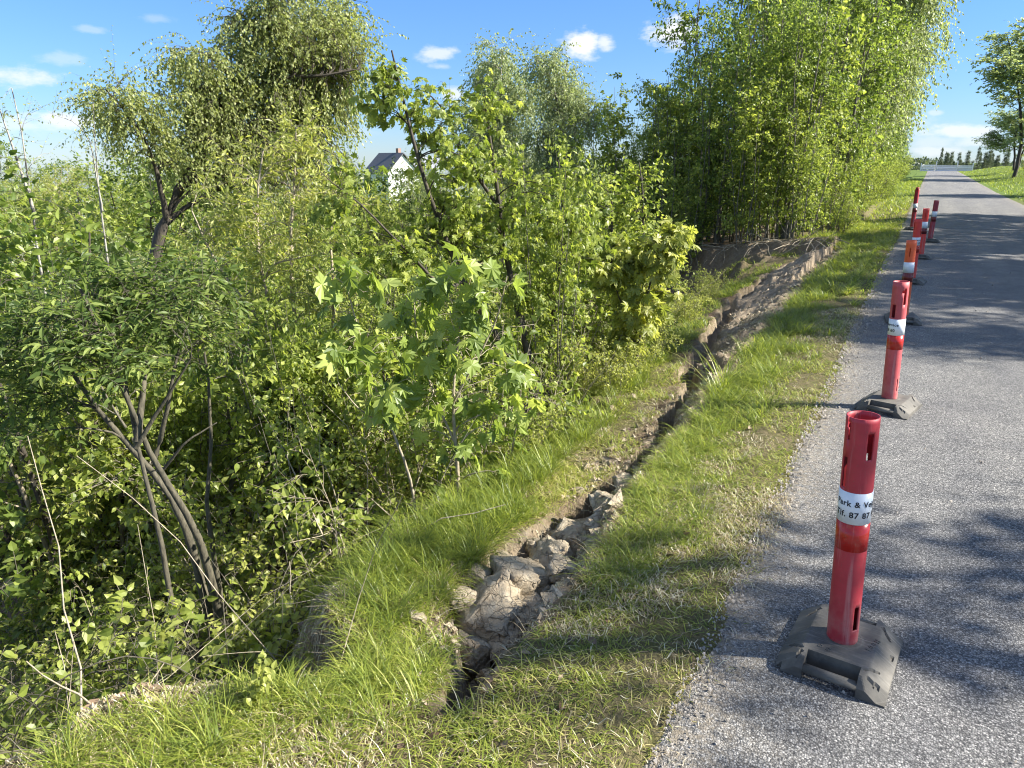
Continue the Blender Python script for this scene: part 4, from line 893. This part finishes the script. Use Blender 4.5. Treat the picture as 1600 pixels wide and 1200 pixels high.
# the tall tree belt beyond the slip and along the left verge
H1 = [proto('hedge', 11), proto('hedge', 12)]; H2 = [proto('hedge_light', 13)]; ST = [proto('stems', 15), proto('stems', 16)]
GH = 'many-stemmed trees of the roadside belt'
belt = [(-2.6, 17.6, .74), (-4.3, 17.8, .76), (-5.8, 18.8, .62), (-7.0, 20.4, .5), (-3.3, 19.6, 1.05), (-5.3, 20.6, 1.0), (-6.9, 22.4, .7), (-8.2, 24.6, .55), (-2.4, 21.6, 1.10), (-3.9, 23.4, 1.25),
        (-2.6, 25.4, 1.15), (-4.6, 26.6, 1.35), (-6.6, 26.6, .95), (-2.7, 28.8, 1.15), (-4.8, 30.6, 1.4), (-2.9, 32.4, 1.15), (-2.8, 36.5, 1.15), (-5.0, 36.8, 1.4), (-2.9, 41, 1.2), (-3.0, 46, 1.2), (-3.1, 52, 1.2), (-3.2, 59, 1.2), (-3.3, 67, 1.15), (-3.4, 77, 1.1), (-3.6, 90, 1.0), (-3.9, 106, .9)]
for k, (x, y, s) in enumerate(belt):
    light = k % 3 == 1; P = H2 if light else H1; p = P[k % len(P)]
    place(p, used, x, y, R0.random()*6.28, (s*.92, s*.92, s), ('light green' if light else 'mid green')+' many-stemmed tree in the belt along the left verge', 'tree', ('light ' if light else 'green ')+GH)
for k, (x, y, s) in enumerate([(-2.2, 16.9, .6), (-3.4, 16.9, .8), (-4.9, 17.2, .85), (-6.6, 17.5, .8), (-2.0, 18.8, .55), (-2.1, 22.5, .6), (-7.5, 18.6, .9), (-1.9, 26.5, .55), (-4.2, 19.0, 1.0), (-5.8, 19.3, 1.0), (-3.1, 18.2, 1.2), (-7.0, 18.6, 1.0)]):
    place(ST[k % 2], used, x, y, R0.random()*6.28, s, 'clump of thin bare poles under the roadside tree belt', 'saplings', 'thin poles under the tree belt')
for k in range(22):
    y = 2.6+7.5*R0.random(); x = float(plat(np.array([y]))[0])-.5-2.6*R0.random()
    place(ST[k % 2], used, x, y, R0.random()*6.28, (.35, .35, .42+.2*R0.random()), 'clump of thin bare poles among the bushes on the slope', 'saplings', 'thin poles on the slope', tilt=(R0.normal()*.15, R0.normal()*.15))
low = [(-1.75, 20.4, .42), (-1.8, 24.5, .5), (-1.85, 29.5, .55), (-1.8, 34.5, .6), (-1.9, 40, .6), (-2.0, 47, .7), (-2.1, 56, .7), (-2.2, 68, .75), (-2.4, 84, .75)]
for x, y, s in low: place(P_f[0], used, x, y, R0.random()*6.28, s, 'low bright bush at the foot of the belt beside the left verge', 'bush', 'low bushes at the foot of the belt')

# birches
B = [proto('birch', 21), proto('birch', 22)]
def birch_at(px, d, ptop, label, k, mat=None, s=1, rz=0):
    q = at(px, 300, d); z = gz(q[0], q[1]); zt = at(px, ptop, d)[2]; s = (zt-z)/9.3
    return place(B[k], used, q[0], q[1], rz, s, label, 'birch', 'birches', z)
birch_at(775, 34, 52, 'left one of the far pair of birches, greyish thin crown', 0)
b2 = birch_at(880, 31, 62, 'right one of the far pair of birches, fuller greener crown', 1, rz=2)
for ch in b2.children:
    pass
place(B[1], used, -1.9, 31, 1.2, (1.05, 1.05, 1.15), 'weeping birch overhanging the left verge at the top of the belt', 'birch', 'birches')
place(B[0], used, -2.4, 37, 4.2, (1.05, 1.05, 1.25), 'taller weeping birch behind the overhanging one along the left verge', 'birch', 'birches')

# trees along the right side of the road: the ones in view and the row that shades the road
OA = [proto('oak', 31)]
place(OA[0], used, 6.9, 74, 2.9, (1.75, 1.75, 1.06), 'double-trunked open tree right of the road', 'tree', 'right side trees')
place(OA[0], used, 7.4, 93, .6, (1.2, 1.2, .6), 'dark low tree behind the double-trunked one', 'tree', 'right side trees')
SH = [proto('shade', 33), proto('shade', 34)]
rowR = [ (8.8, 11.4, 1.0), (7.6, 14.0, .95), (8.4, 16.4, 1.05), (7.6, 19.6, 1.0), (8.8, 23.0, 1.05), (7.9, 27.0, 1.0), (8.2, 43.5, 1.0), (8.0, 77, .8)]
for k, (x, y, s) in enumerate(rowR):
    place(SH[k % 2], used, x, y, k*1.7, s, 'tree in the row right of the road that dapples it with shade', 'tree', 'shade trees right of the road')
TH = proto('slim', 36)
place(TH, used, 6.2, 5.45, 0, 1.0, 'slim thinly leaved tree nearest on the right of the road', 'tree', None)
for x, y, s in [(6.4, 62, .4), (6.8, 70.5, .5), (7.2, 78, .6), (8.4, 84, .6)]:
    place(P_y[0], used, x, y, x, s, 'yellow green bush at the foot of the right side trees', 'bush', 'bushes right of the road')
CO = [proto('conifer', 41)]
for k in range(28):
    x = 1.4+.46*k+R0.normal()*.3; sw = .5+.25*R0.random(); place(CO[0], used, x, 185+R0.normal()*5, k*2.1, (sw, sw, .62+.3*R0.random()), 'small dark conifer in the row beyond the end of the road', 'conifer', 'conifers beyond the road end')
def far_wood():
    r = np.random.default_rng(8); n = 60000
    a = r.random(n); x = -160+560*a; y = 330+70*r.random(n)-.1*x; top = 6.8+1.6*fbm(x*.06, y*0, 3, 4); zb = -6.0
    u = r.random(n)**.5; z = zb+(top-.2)*u+.4*r.random(n)
    V, F, v = leaves(r, np.stack([x, y, z], 1), r.normal(0, 1, (n, 3)), 1.1, 'dia', .4)
    o = mesh_np('far_woodland', V, F, M['leaf_dark'], v=v, smooth=False); tag(o, 'dark low woodland on the horizon beyond the road', 'woodland', kind='stuff')
far_wood()

# ------------------------------------------------------------------ near trees and shrubs, each built for its own place
def pts(*a): return [at(px, py, d) for px, py, d in a]
def blob(px, py, d, rx, ry, n, rz=None):
    k = d/FPX*1.02; return (at(px, py, d), (rx*k, (rz or rx)*k, ry*k), n)
def T(blobs): return lambda r, SP: blob_pts(r, blobs)
def foot(px, py, d):
    q = at(px, py, d); q[2] = gz(q[0], q[1])-.08; return q
# 1 leaning weeping willow/birch with dark trunk
plant('leaning_birch', 'big weeping birch with dark trunk leaning right, left half of the picture', 'birch',
    [([foot(200, 450, 13), *pts((232, 392, 13), (282, 310, 13), (335, 235, 13.2), (375, 150, 13.5), (415, 70, 13.5), (450, 0, 13.5), (462, -60, 13.5))], .15, .02),
     (pts((262, 348, 13), (246, 270, 12.8), (228, 225, 12.6), (200, 180, 12.5), (165, 140, 12.4)), .05, .01),
     (pts((335, 235, 13.2), (370, 215, 13.8), (430, 170, 14.2), (500, 90, 14.4), (530, 20, 14.4)), .07, .012),
     (pts((375, 150, 13.5), (350, 100, 13.2), (300, 75, 13)), .05, .01),
     (pts((375, 150, 13.5), (440, 120, 13.2), (500, 120, 13), (560, 110, 13)), .05, .01)],
    T([blob(470, 60, 13.6, 80, 90, 150), blob(420, 200, 13.5, 80, 90, 75), blob(520, 170, 13.8, 50, 110, 85), blob(305, 130, 13, 55, 52, 62), blob(200, 165, 12.5, 46, 44, 32), blob(360, 230, 13.2, 70, 50, 46), blob(240, 220, 12.8, 40, 30, 16), blob(365, 130, 13.3, 50, 60, 36), blob(440, 130, 13.5, 60, 60, 36), blob(300, 220, 13, 60, 50, 30), blob(460, 270, 13.4, 60, 40, 26), blob(385, 50, 13.4, 36, 60, 32), blob(535, 60, 13.8, 40, 65, 42)]),
    dict(n=9, t0=.3, t1=1, L=.55, ang=.9, K=7, trop=-1.5, wob=.14, rmin=.0011), dict(n=15, size=.044, kind='dia', out=.6, droop=-.6, nb=3), M['bark_dark'], M['leaf_birch'], 101)
# 2 bare birch poles at far left
for lb, st, sd_ in [('forked bare white birch pole at the far left', [([foot(70, 420, 10), *pts((60, 365, 10), (48, 290, 10), (36, 215, 10), (19, 140, 10))], .03, .005), (pts((56, 340, 10), (34, 270, 10), (14, 215, 10), (-12, 140, 10)), .02, .004)], 1),
                   ('single bare white birch pole left of the leaning birch', [([foot(166, 420, 12), *pts((163, 365, 12), (155, 270, 12), (150, 160, 12))], .03, .005), (pts((160, 330, 12), (140, 215, 12), (120, 188, 12), (82, 178, 12)), .014, .003)], 2)]:
    plant('dead_birch', lb, 'birch', st, lambda r, SP: around(r, SP, 26, .35, lambda u: .28+0*u, 1, .1), dict(n=3, t0=.3, t1=1, L=.25, ang=.6, K=4, trop=.3), dict(n=4, size=.03, kind='dia'), M['bark_birch'], M['leaf_grey'], 110+sd_, sides=7)
# 3 elder in the left foreground with leaning trunks
plant('elder_tree', 'dark leafy elder with several leaning grey trunks, left foreground', 'tree',
    [([foot(345, 930, 3.9), *pts((318, 850, 3.9), (265, 770, 3.8), (215, 690, 3.75), (185, 600, 3.7), (150, 520, 3.7), (120, 455, 3.7))], .032, .006),
     ([foot(330, 900, 4.0), *pts((298, 800, 4.0), (240, 720, 4.0), (180, 660, 4.1), (130, 600, 4.15), (92, 520, 4.2))], .036, .008),
     ([foot(268, 950, 3.7), *pts((262, 860, 3.7), (238, 780, 3.7), (212, 700, 3.75), (200, 600, 3.8), (190, 500, 3.8))], .022, .005),
     (pts((215, 690, 3.75), (222, 620, 3.8), (228, 540, 3.9), (240, 460, 4.0)), .018, .005),
     ([foot(350, 870, 4.3), *pts((315, 760, 4.3), (340, 690, 4.3), (328, 630, 4.3), (322, 540, 4.3))], .022, .006),
     (pts((212, 700, 3.75), (250, 640, 3.7), (300, 560, 3.6)), .012, .004), (pts((185, 600, 3.7), (170, 540, 3.8), (120, 480, 3.9)), .012, .003), (pts((240, 720, 4.0), (262, 640, 3.9), (275, 560, 3.9), (300, 480, 4.0)), .014, .004), (pts((250, 740, 3.9), (290, 690, 3.8), (340, 660, 3.8)), .009, .003)],
    T([blob(190, 480, 3.9, 125, 48, 30), blob(80, 540, 4.0, 80, 60, 15), blob(305, 500, 4.0, 75, 70, 17), blob(190, 530, 3.7, 120, 50, 16), blob(40, 630, 3.9, 50, 45, 7)]),
    dict(n=4, t0=.4, t1=1, L=.13, ang=.7, K=4, trop=.2), dict(pin=1, n=3, L=.10, pairs=3, size=.044, droop=-.4, kind='lance'), M['bark_moss'], M['leaf_elder'], 120)
# 4 the big-leaved maple sapling and its neighbour
plant('maple_sapling', 'young maple sapling with large pale lobed leaves rising from the grass strip', 'sapling',
    [([foot(718, 787, 4.05), *pts((712, 700, 4.05), (708, 620, 4.05), (714, 540, 4.05), (735, 440, 4.1))], .014, .004),
     (pts((708, 630, 4.05), (740, 570, 4.0), (775, 500, 4.0), (790, 430, 4.0)), .007, .003), (pts((710, 690, 4.05), (680, 620, 4.1), (655, 540, 4.2), (650, 470, 4.2)), .007, .003)],
    T([blob(735, 455, 4.0, 62, 55, 12), blob(740, 545, 4.0, 88, 55, 16), blob(700, 640, 4.05, 80, 60, 13), blob(790, 620, 4.0, 45, 60, 5), blob(660, 480, 4.15, 40, 50, 6), blob(750, 720, 4.0, 50, 30, 3)]),
    dict(n=1, t0=.5, t1=1, L=.09, ang=.7, K=4, trop=.2), dict(n=5, size=.09, kind='maple', petiole=.05, up=.9, out=.8), M['bark_dry'], M['leaf_maple'], 130, conn=dict(rr=.5, rmin=.0018))
plant('maple_sapling', 'thin maple sapling leaning left with darker lobed leaves', 'sapling',
    [([foot(655, 800, 4.0), *pts((640, 740, 4.0), (600, 650, 3.9), (565, 560, 3.85), (535, 450, 3.8))], .011, .003), (pts((610, 670, 3.9), (560, 640, 3.8), (530, 600, 3.8)), .006, .002)],
    T([blob(540, 455, 3.8, 35, 40, 6), blob(545, 545, 3.8, 38, 50, 9), blob(590, 610, 3.85, 45, 60, 9), blob(620, 560, 3.95, 40, 50, 5)]),
    dict(n=1, t0=.5, t1=1, L=.08, ang=.7, K=4, trop=.1), dict(n=4, size=.10, kind='maple', petiole=.05, up=.9, out=.8), M['bark_dry'], M['leaf_maple'], 131, conn=dict(rr=.5, rmin=.0018))
plant('maple_sapling', 'small maple shoot with drooping leaves beside the tree base right of the sapling', 'sapling',
    [([foot(790, 760, 4.4), *pts((800, 700, 4.4), (812, 640, 4.4), (815, 600, 4.4))], .008, .003)],
    T([blob(812, 610, 4.4, 30, 40, 7), blob(790, 700, 4.4, 40, 35, 5)]), dict(n=1, t0=.5, t1=1, L=.06, ang=.7, K=4, trop=.1), dict(n=4, size=.10, kind='maple', petiole=.05, up=1.0, out=.8), M['bark_dry'], M['leaf_maple'], 132, conn=dict(rmin=.0015))
# 5 central small tree with arching dark limbs
plant('field_maple', 'spreading dark-stemmed maple in the centre with tall sprays against the sky', 'tree',
    [([foot(845, 655, 6.0), *pts((835, 600, 6.0), (822, 520, 6.0), (800, 430, 6.1), (785, 330, 6.1), (770, 230, 6.1), (760, 150, 6.1))], .045, .007),
     ([foot(835, 660, 6.0), *pts((800, 560, 5.9), (740, 470, 5.8), (680, 350, 5.7), (650, 250, 5.6), (632, 160, 5.6), (615, 85, 5.6))], .038, .006),
     ([foot(855, 655, 6.1), *pts((858, 560, 6.2), (870, 460, 6.3), (890, 350, 6.4), (880, 250, 6.4))], .035, .006),
     (pts((722, 440, 5.75), (702, 455, 5.6), (672, 432, 5.4), (640, 392, 5.3), (600, 360, 5.2), (572, 318, 5.15), (525, 292, 5.1), (500, 262, 5.0)), .015, .003),
     (pts((785, 330, 6.1), (720, 240, 5.9), (690, 160, 5.8), (660, 140, 5.8)), .018, .004)],
    T([blob(775, 330, 6.0, 105, 80, 26), blob(715, 250, 5.8, 80, 45, 15), blob(660, 190, 5.7, 40, 30, 7), blob(614, 120, 5.6, 14, 34, 5), blob(755, 180, 6.0, 34, 28, 6), blob(600, 170, 5.6, 20, 16, 3), blob(885, 350, 6.3, 70, 75, 16), blob(830, 470, 6.1, 80, 70, 18), blob(700, 360, 5.7, 65, 70, 12), blob(600, 400, 5.3, 60, 50, 10), blob(530, 300, 5.1, 40, 30, 6)]),
    dict(n=6, t0=.3, t1=1, L=.19, ang=.75, K=4, trop=.1), dict(n=5, size=.05, kind='maple', petiole=.025, up=.9, nb=2), M['bark_dark'], M['leaf_fresh'], 140)
# 6 light shrub right of centre
plant('hazel_bush', 'bright leafy bush right of the central tree', 'bush',
    [([foot(960, 625, 7.6), *pts((955, 560, 7.6), (960, 480, 7.6), (955, 400, 7.6), (950, 280, 7.6))], .035, .006), ([foot(968, 620, 7.6), *pts((985, 540, 7.7), (1000, 450, 7.7), (1010, 350, 7.8), (1000, 250, 7.8))], .03, .006), ([foot(950, 620, 7.6), *pts((920, 550, 7.5), (900, 460, 7.5), (890, 380, 7.5))], .022, .006)],
    T([blob(950, 320, 7.7, 58, 60, 24), blob(995, 370, 7.7, 46, 70, 22), blob(930, 410, 7.6, 60, 75, 24), blob(975, 480, 7.6, 50, 55, 18), blob(900, 520, 7.5, 45, 50, 9), blob(1000, 280, 7.9, 26, 24, 6)]),
    dict(n=6, t0=.3, t1=1, L=.25, ang=.75, K=4, trop=.2), dict(n=7, size=.048, kind='ovate', up=.9, nb=3), M['bark_dark'], M['leaf_fresh'], 150)
plant('sycamore_sapling', 'sycamore sapling with pale drooping leaves reaching towards the bare scarp', 'sapling',
    [([foot(990, 590, 6.6), *pts((1000, 530, 6.6), (1010, 470, 6.6), (1025, 410, 6.6), (1045, 375, 6.6))], .018, .005), (pts((1000, 530, 6.6), (970, 470, 6.6), (955, 420, 6.6)), .01, .004)],
    T([blob(1020, 400, 6.6, 42, 35, 16), blob(1000, 470, 6.6, 50, 45, 20), blob(960, 430, 6.6, 40, 40, 14), blob(1055, 375, 6.6, 16, 14, 4), blob(975, 540, 6.6, 30, 30, 8)]),
    dict(n=3, t0=.4, t1=1, L=.12, ang=.75, K=4, trop=.1), dict(n=5, size=.08, kind='maple', petiole=.035, up=1.2, nb=2), M['bark_dark'], M['leaf_yellow'], 151)
# 7 yellow-green ash scrub in the middle left
plant('ash_bush', 'pale yellow green bush with thin bare leaders in front of the leaning birch', 'bush',
    [([foot(470, 700, 6.5), *pts((470, 620, 6.5), (440, 540, 6.5), (400, 450, 6.5), (380, 350, 6.5), (400, 230, 6.5))], .035, .006), ([foot(480, 700, 6.5), *pts((480, 600, 6.6), (460, 500, 6.7), (455, 380, 6.8), (470, 260, 6.8), (465, 200, 6.8))], .03, .006), ([foot(490, 700, 6.5), *pts((520, 600, 6.6), (530, 480, 6.7), (520, 350, 6.8), (545, 260, 6.8))], .028, .006), (pts((440, 540, 6.5), (380, 470, 6.4), (330, 400, 6.3), (300, 330, 6.3)), .02, .005)],
    T([blob(430, 260, 6.7, 75, 45, 20), blob(520, 310, 6.8, 60, 45, 15), blob(360, 345, 6.4, 80, 60, 20), blob(470, 390, 6.6, 95, 80, 26), blob(400, 480, 6.5, 80, 70, 18), blob(520, 480, 6.6, 60, 70, 14), blob(465, 215, 6.8, 36, 20, 7)]),
    dict(n=5, t0=.3, t1=1, L=.27, ang=.7, K=4, trop=.35), dict(n=9, size=.055, kind='narrow', up=.7, nb=4), M['bark_dry'], M['leaf_yellow'], 160)
plant('willow_bush', 'broken dark willow stem with fresh shoots left of the maple saplings', 'bush',
    [([foot(560, 760, 5.4), *pts((530, 680, 5.4), (480, 610, 5.4), (455, 570, 5.4))], .035, .015), (pts((530, 680, 5.4), (520, 600, 5.4), (500, 520, 5.4)), .014, .005), ([foot(575, 770, 5.2), *pts((585, 700, 5.2), (600, 620, 5.2), (590, 540, 5.2))], .016, .005)],
    T([blob(480, 560, 5.4, 60, 60, 34), blob(440, 640, 5.4, 70, 60, 34), blob(540, 640, 5.3, 60, 70, 34), blob(600, 560, 5.2, 40, 50, 16), blob(400, 720, 5.3, 80, 50, 30), blob(500, 730, 5.2, 70, 40, 26)]),
    dict(n=4, t0=.3, t1=1, L=.2, ang=.75, K=4, trop=.25), dict(n=8, size=.05, kind='ovate', up=.8, nb=4), M['bark_dark'], M['leaf_fresh'], 161)

# ------------------------------------------------------------------ undergrowth on the slope, brambles and nettles in the foreground
def herb(kind, seed):
    r = np.random.default_rng(seed)
    if kind == 'bramble':
        st = []
        for k in range(5):
            a = 1.2566*k+r.random(); L = .45+.35*r.random(); st.append(([(0, 0, -.03), (L*.25*math.cos(a), L*.25*math.sin(a), L*.65), (L*.7*math.cos(a), L*.7*math.sin(a), L*.8), (L*1.05*math.cos(a), L*1.05*math.sin(a), L*.45)], .003, .0015))
        return plant('bramble', None, None, st, lambda q, SP: around(q, SP, 44, .15, lambda u: .09+0*u, 1, .03), dict(n=1, t0=.5, t1=1, L=.05, ang=.6, K=3, trop=.2), dict(pin=1, n=1, L=.06, pairs=1, size=.042, droop=-.3, kind='ovate'), M['bark_moss'], M['leaf_fresh'], seed, base=(0, 0, 0), sides=5, conn=dict(rmin=.001), parts=('cane', 'foliage'))
    if kind == 'nettle':
        st = auto_stems(r, 6, .42, .09, .0035, .10, .03)
        return plant('nettle', None, None, st, lambda q, SP: around(q, SP, 46, .25, lambda u: .035+0*u, 1, 0), dict(n=1, t0=.5, t1=1, L=.03, ang=.8, K=3), dict(n=3, size=.052, kind='ovate', out=.9, droop=-.2, up=1.3), M['bark_moss'], M['leaf_yellow'], seed, base=(0, 0, 0), sides=4, conn=dict(rmin=.0008), parts=('stem', 'foliage'))
    if kind == 'twiggy':
        st = auto_stems(r, 7, 1.0, .5, .007, .15, .08)
        return plant('undergrowth_shrub', None, None, st, lambda q, SP: around(q, SP, 90, .15, lambda u: .22+0*u, 1, 0), dict(n=3, t0=.3, t1=1, L=.16, ang=.8, K=4, trop=.15), dict(n=6, size=.034, kind='ovate', up=.9, nb=2), M['bark_dry'], M['leaf_fresh'], seed, base=(0, 0, 0), sides=5, conn=dict(rmin=.0012), parts=('stems', 'foliage'))
    if kind == 'twiggy2':
        st = auto_stems(r, 6, .8, .45, .006, .15, .08)
        return plant('undergrowth_shrub', None, None, st, lambda q, SP: around(q, SP, 80, .15, lambda u: .2+0*u, 1, 0), dict(n=3, t0=.3, t1=1, L=.15, ang=.8, K=4, trop=.2), dict(n=7, size=.032, kind='ovate', up=.9, nb=2), M['bark_grey'], M['leaf_yellow'], seed, base=(0, 0, 0), sides=5, conn=dict(rmin=.0012), parts=('stems', 'foliage'))
BRm = [herb('bramble', 201), herb('bramble', 202)]; NE = [herb('nettle', 203)]; TW = [herb('twiggy', 204), herb('twiggy', 205)]; TW2 = [herb('twiggy2', 206), herb('twiggy2', 207)]
def lay(plist, P, lb, cat, grp, s0=.8, s1=.5):
    for k, (x, y) in enumerate(plist): place(P[k % len(P)], used, x, y, R0.random()*6.28, s0+s1*R0.random(), lb, cat, grp)
# brambles and nettles in the left corner (real ground positions)
lay([(-2.2-.35*R0.random(), 1.0+.1*k) for k in range(9)], NE, 'sunlit nettle clump on the edge of the bank, left foreground', 'nettle', 'nettles on the bank edge', .7, .4)
lay([(-2.35-.9*R0.random(), .8+1.3*R0.random()) for k in range(20)], BRm, 'trailing bramble with small leaves on the bank, left foreground', 'bramble', 'brambles on the left bank', .8, .6)
lay([(-2.15-1.1*R0.random(), .9+1.1*R0.random()) for k in range(16)], TW2, 'fresh low bush among the brambles on the left bank', 'bush', 'low bushes on the left bank', .3, .3)
lay([(-2.1-.7*R0.random(), .95+.9*R0.random()) for k in range(10)], NE, 'pale green nettle among the brambles, left foreground', 'nettle', 'nettles among the brambles', .8, .5)
lay([(-1.78, 1.55), (-1.62, 1.32)], NE, 'single small nettle in the grass near the bank edge', 'nettle', 'nettles in the grass', .4, .1)
spots = []
for k in range(96):
    y = 1.3+8.1*R0.random()**1.1; t = .55+3.6*R0.random()**1.1; x = float(plat(np.array([y]))[0])-t
    spots.append((x, y))
lay(spots[:44], TW, 'dull green twiggy bush low in the undergrowth of the slope', 'bush', 'dull green undergrowth bushes', .6, .7)
lay(spots[44:], TW2, 'fresh green twiggy bush low in the undergrowth of the slope', 'bush', 'fresh green undergrowth bushes', .6, .7)
spots = [(float(plat(np.array([y]))[0])+.05-.9*R0.random(), y) for y in (3.6+9*R0.random(46))]
lay(spots, TW2, 'small fresh bush at the upper edge of the undergrowth', 'bush', 'small bushes at the undergrowth edge', .3, .35)
def dead_sticks():
    r = np.random.default_rng(55); n = 1100
    y = .9+9*r.random(n)**1.2; x = plat(y)-.15-3.8*r.random(n)**1.2; z = ground(x, y)
    a = r.random(n)*6.28; e = r.random(n)**1.6*1.35; L = .35+1.0*r.random(n)**2; D = np.stack([np.cos(a)*np.cos(e), np.sin(a)*np.cos(e), np.sin(e)], 1)
    K = 6; P = np.empty((n, K, 3)); P[:, 0] = np.stack([x, y, z+.03], 1)
    for k in range(1, K): D = nrm(D+r.normal(0, .13, D.shape)); P[:, k] = P[:, k-1]+D*(L/(K-1))[:, None]
    nb_ = 260; yb = .85+2.0*r.random(nb_); xb = plat(yb)+.02*r.normal(0, 1, nb_); Db = nrm(np.stack([-.4-r.random(nb_), r.normal(0, .8, nb_), -.1-.5*r.random(nb_)], 1)); Pb = np.empty((nb_, K, 3)); Pb[:, 0] = np.stack([xb, yb, ground(xb, yb)], 1)
    for k in range(1, K): Db = nrm(Db+r.normal(0, .25, Db.shape)+[0, 0, -.1]); Pb[:, k] = Pb[:, k-1]+Db*((.06+.2*r.random(nb_))/(K-1))[:, None]
    # exposed roots hanging over the crack and the scarp
    n2 = 420; y2 = np.where(r.random(n2) < .6, 1.8+2.8*r.random(n2), 4.6+10*r.random(n2)); left = r.random(n2) < .6
    nw = np.interp(y2, [1.6, 2.4, 3.0, 4.2, 7.5, 14], [.1, .5, .45, .24, .46, .75]); x2 = lip(y2)+np.where(left, -nw, .01)+r.normal(0, .02, n2); z2 = ground(x2+np.where(left, -.05, .03), y2)-.01
    D2 = nrm(np.stack([np.where(left, 1, -1)*(.5+r.random(n2)), r.normal(0, .7, n2), -.2-.6*r.random(n2)], 1)); P2 = np.empty((n2, K, 3)); P2[:, 0] = np.stack([x2, y2, z2], 1)
    for k in range(1, K): D2 = nrm(D2+r.normal(0, .22, D2.shape)+[0, 0, -.12]); P2[:, k] = P2[:, k-1]+D2*((.05+.1*r.random(n2))/(K-1))[:, None]
    n3 = 90; t = r.random(n3); x3 = -1.3-5*t; y3 = 15.9+.42*5*t+r.normal(0, .15, n3); z3 = ground(x3, y3+.5); D3 = nrm(r.normal(0, 1, (n3, 3))*[1, .6, .3]+[0, -.5, -.25]); P3 = np.empty((n3, K, 3)); P3[:, 0] = np.stack([x3, y3, z3], 1)
    for k in range(1, K): D3 = nrm(D3+r.normal(0, .2, D3.shape)); P3[:, k] = P3[:, k-1]+D3*((.4+.7*r.random(n3))/(K-1))[:, None]
    Q = np.concatenate([P, Pb, P2, P3]); R = np.concatenate([.0015+.0035*r.random(n)**2, .0009+.0014*r.random(nb_), .0009+.001*r.random(n2), .004+.008*r.random(n3)])[:, None]*np.linspace(1, .4, K)[None]
    V, F = tubes(Q, R, 4); o = mesh_np('dead_twigs', V, F, M['bark_dry']); tag(o, 'dead twigs and torn roots lying over the slope and crack edges', 'dead twigs', kind='stuff')
dead_sticks()
for o in list(sc.objects):
    if o.type == 'EMPTY' and o.parent is None and not o.get('label'):
        for ch in list(o.children): bpy.data.objects.remove(ch)
        bpy.data.objects.remove(o)
print('objects', len(sc.objects))
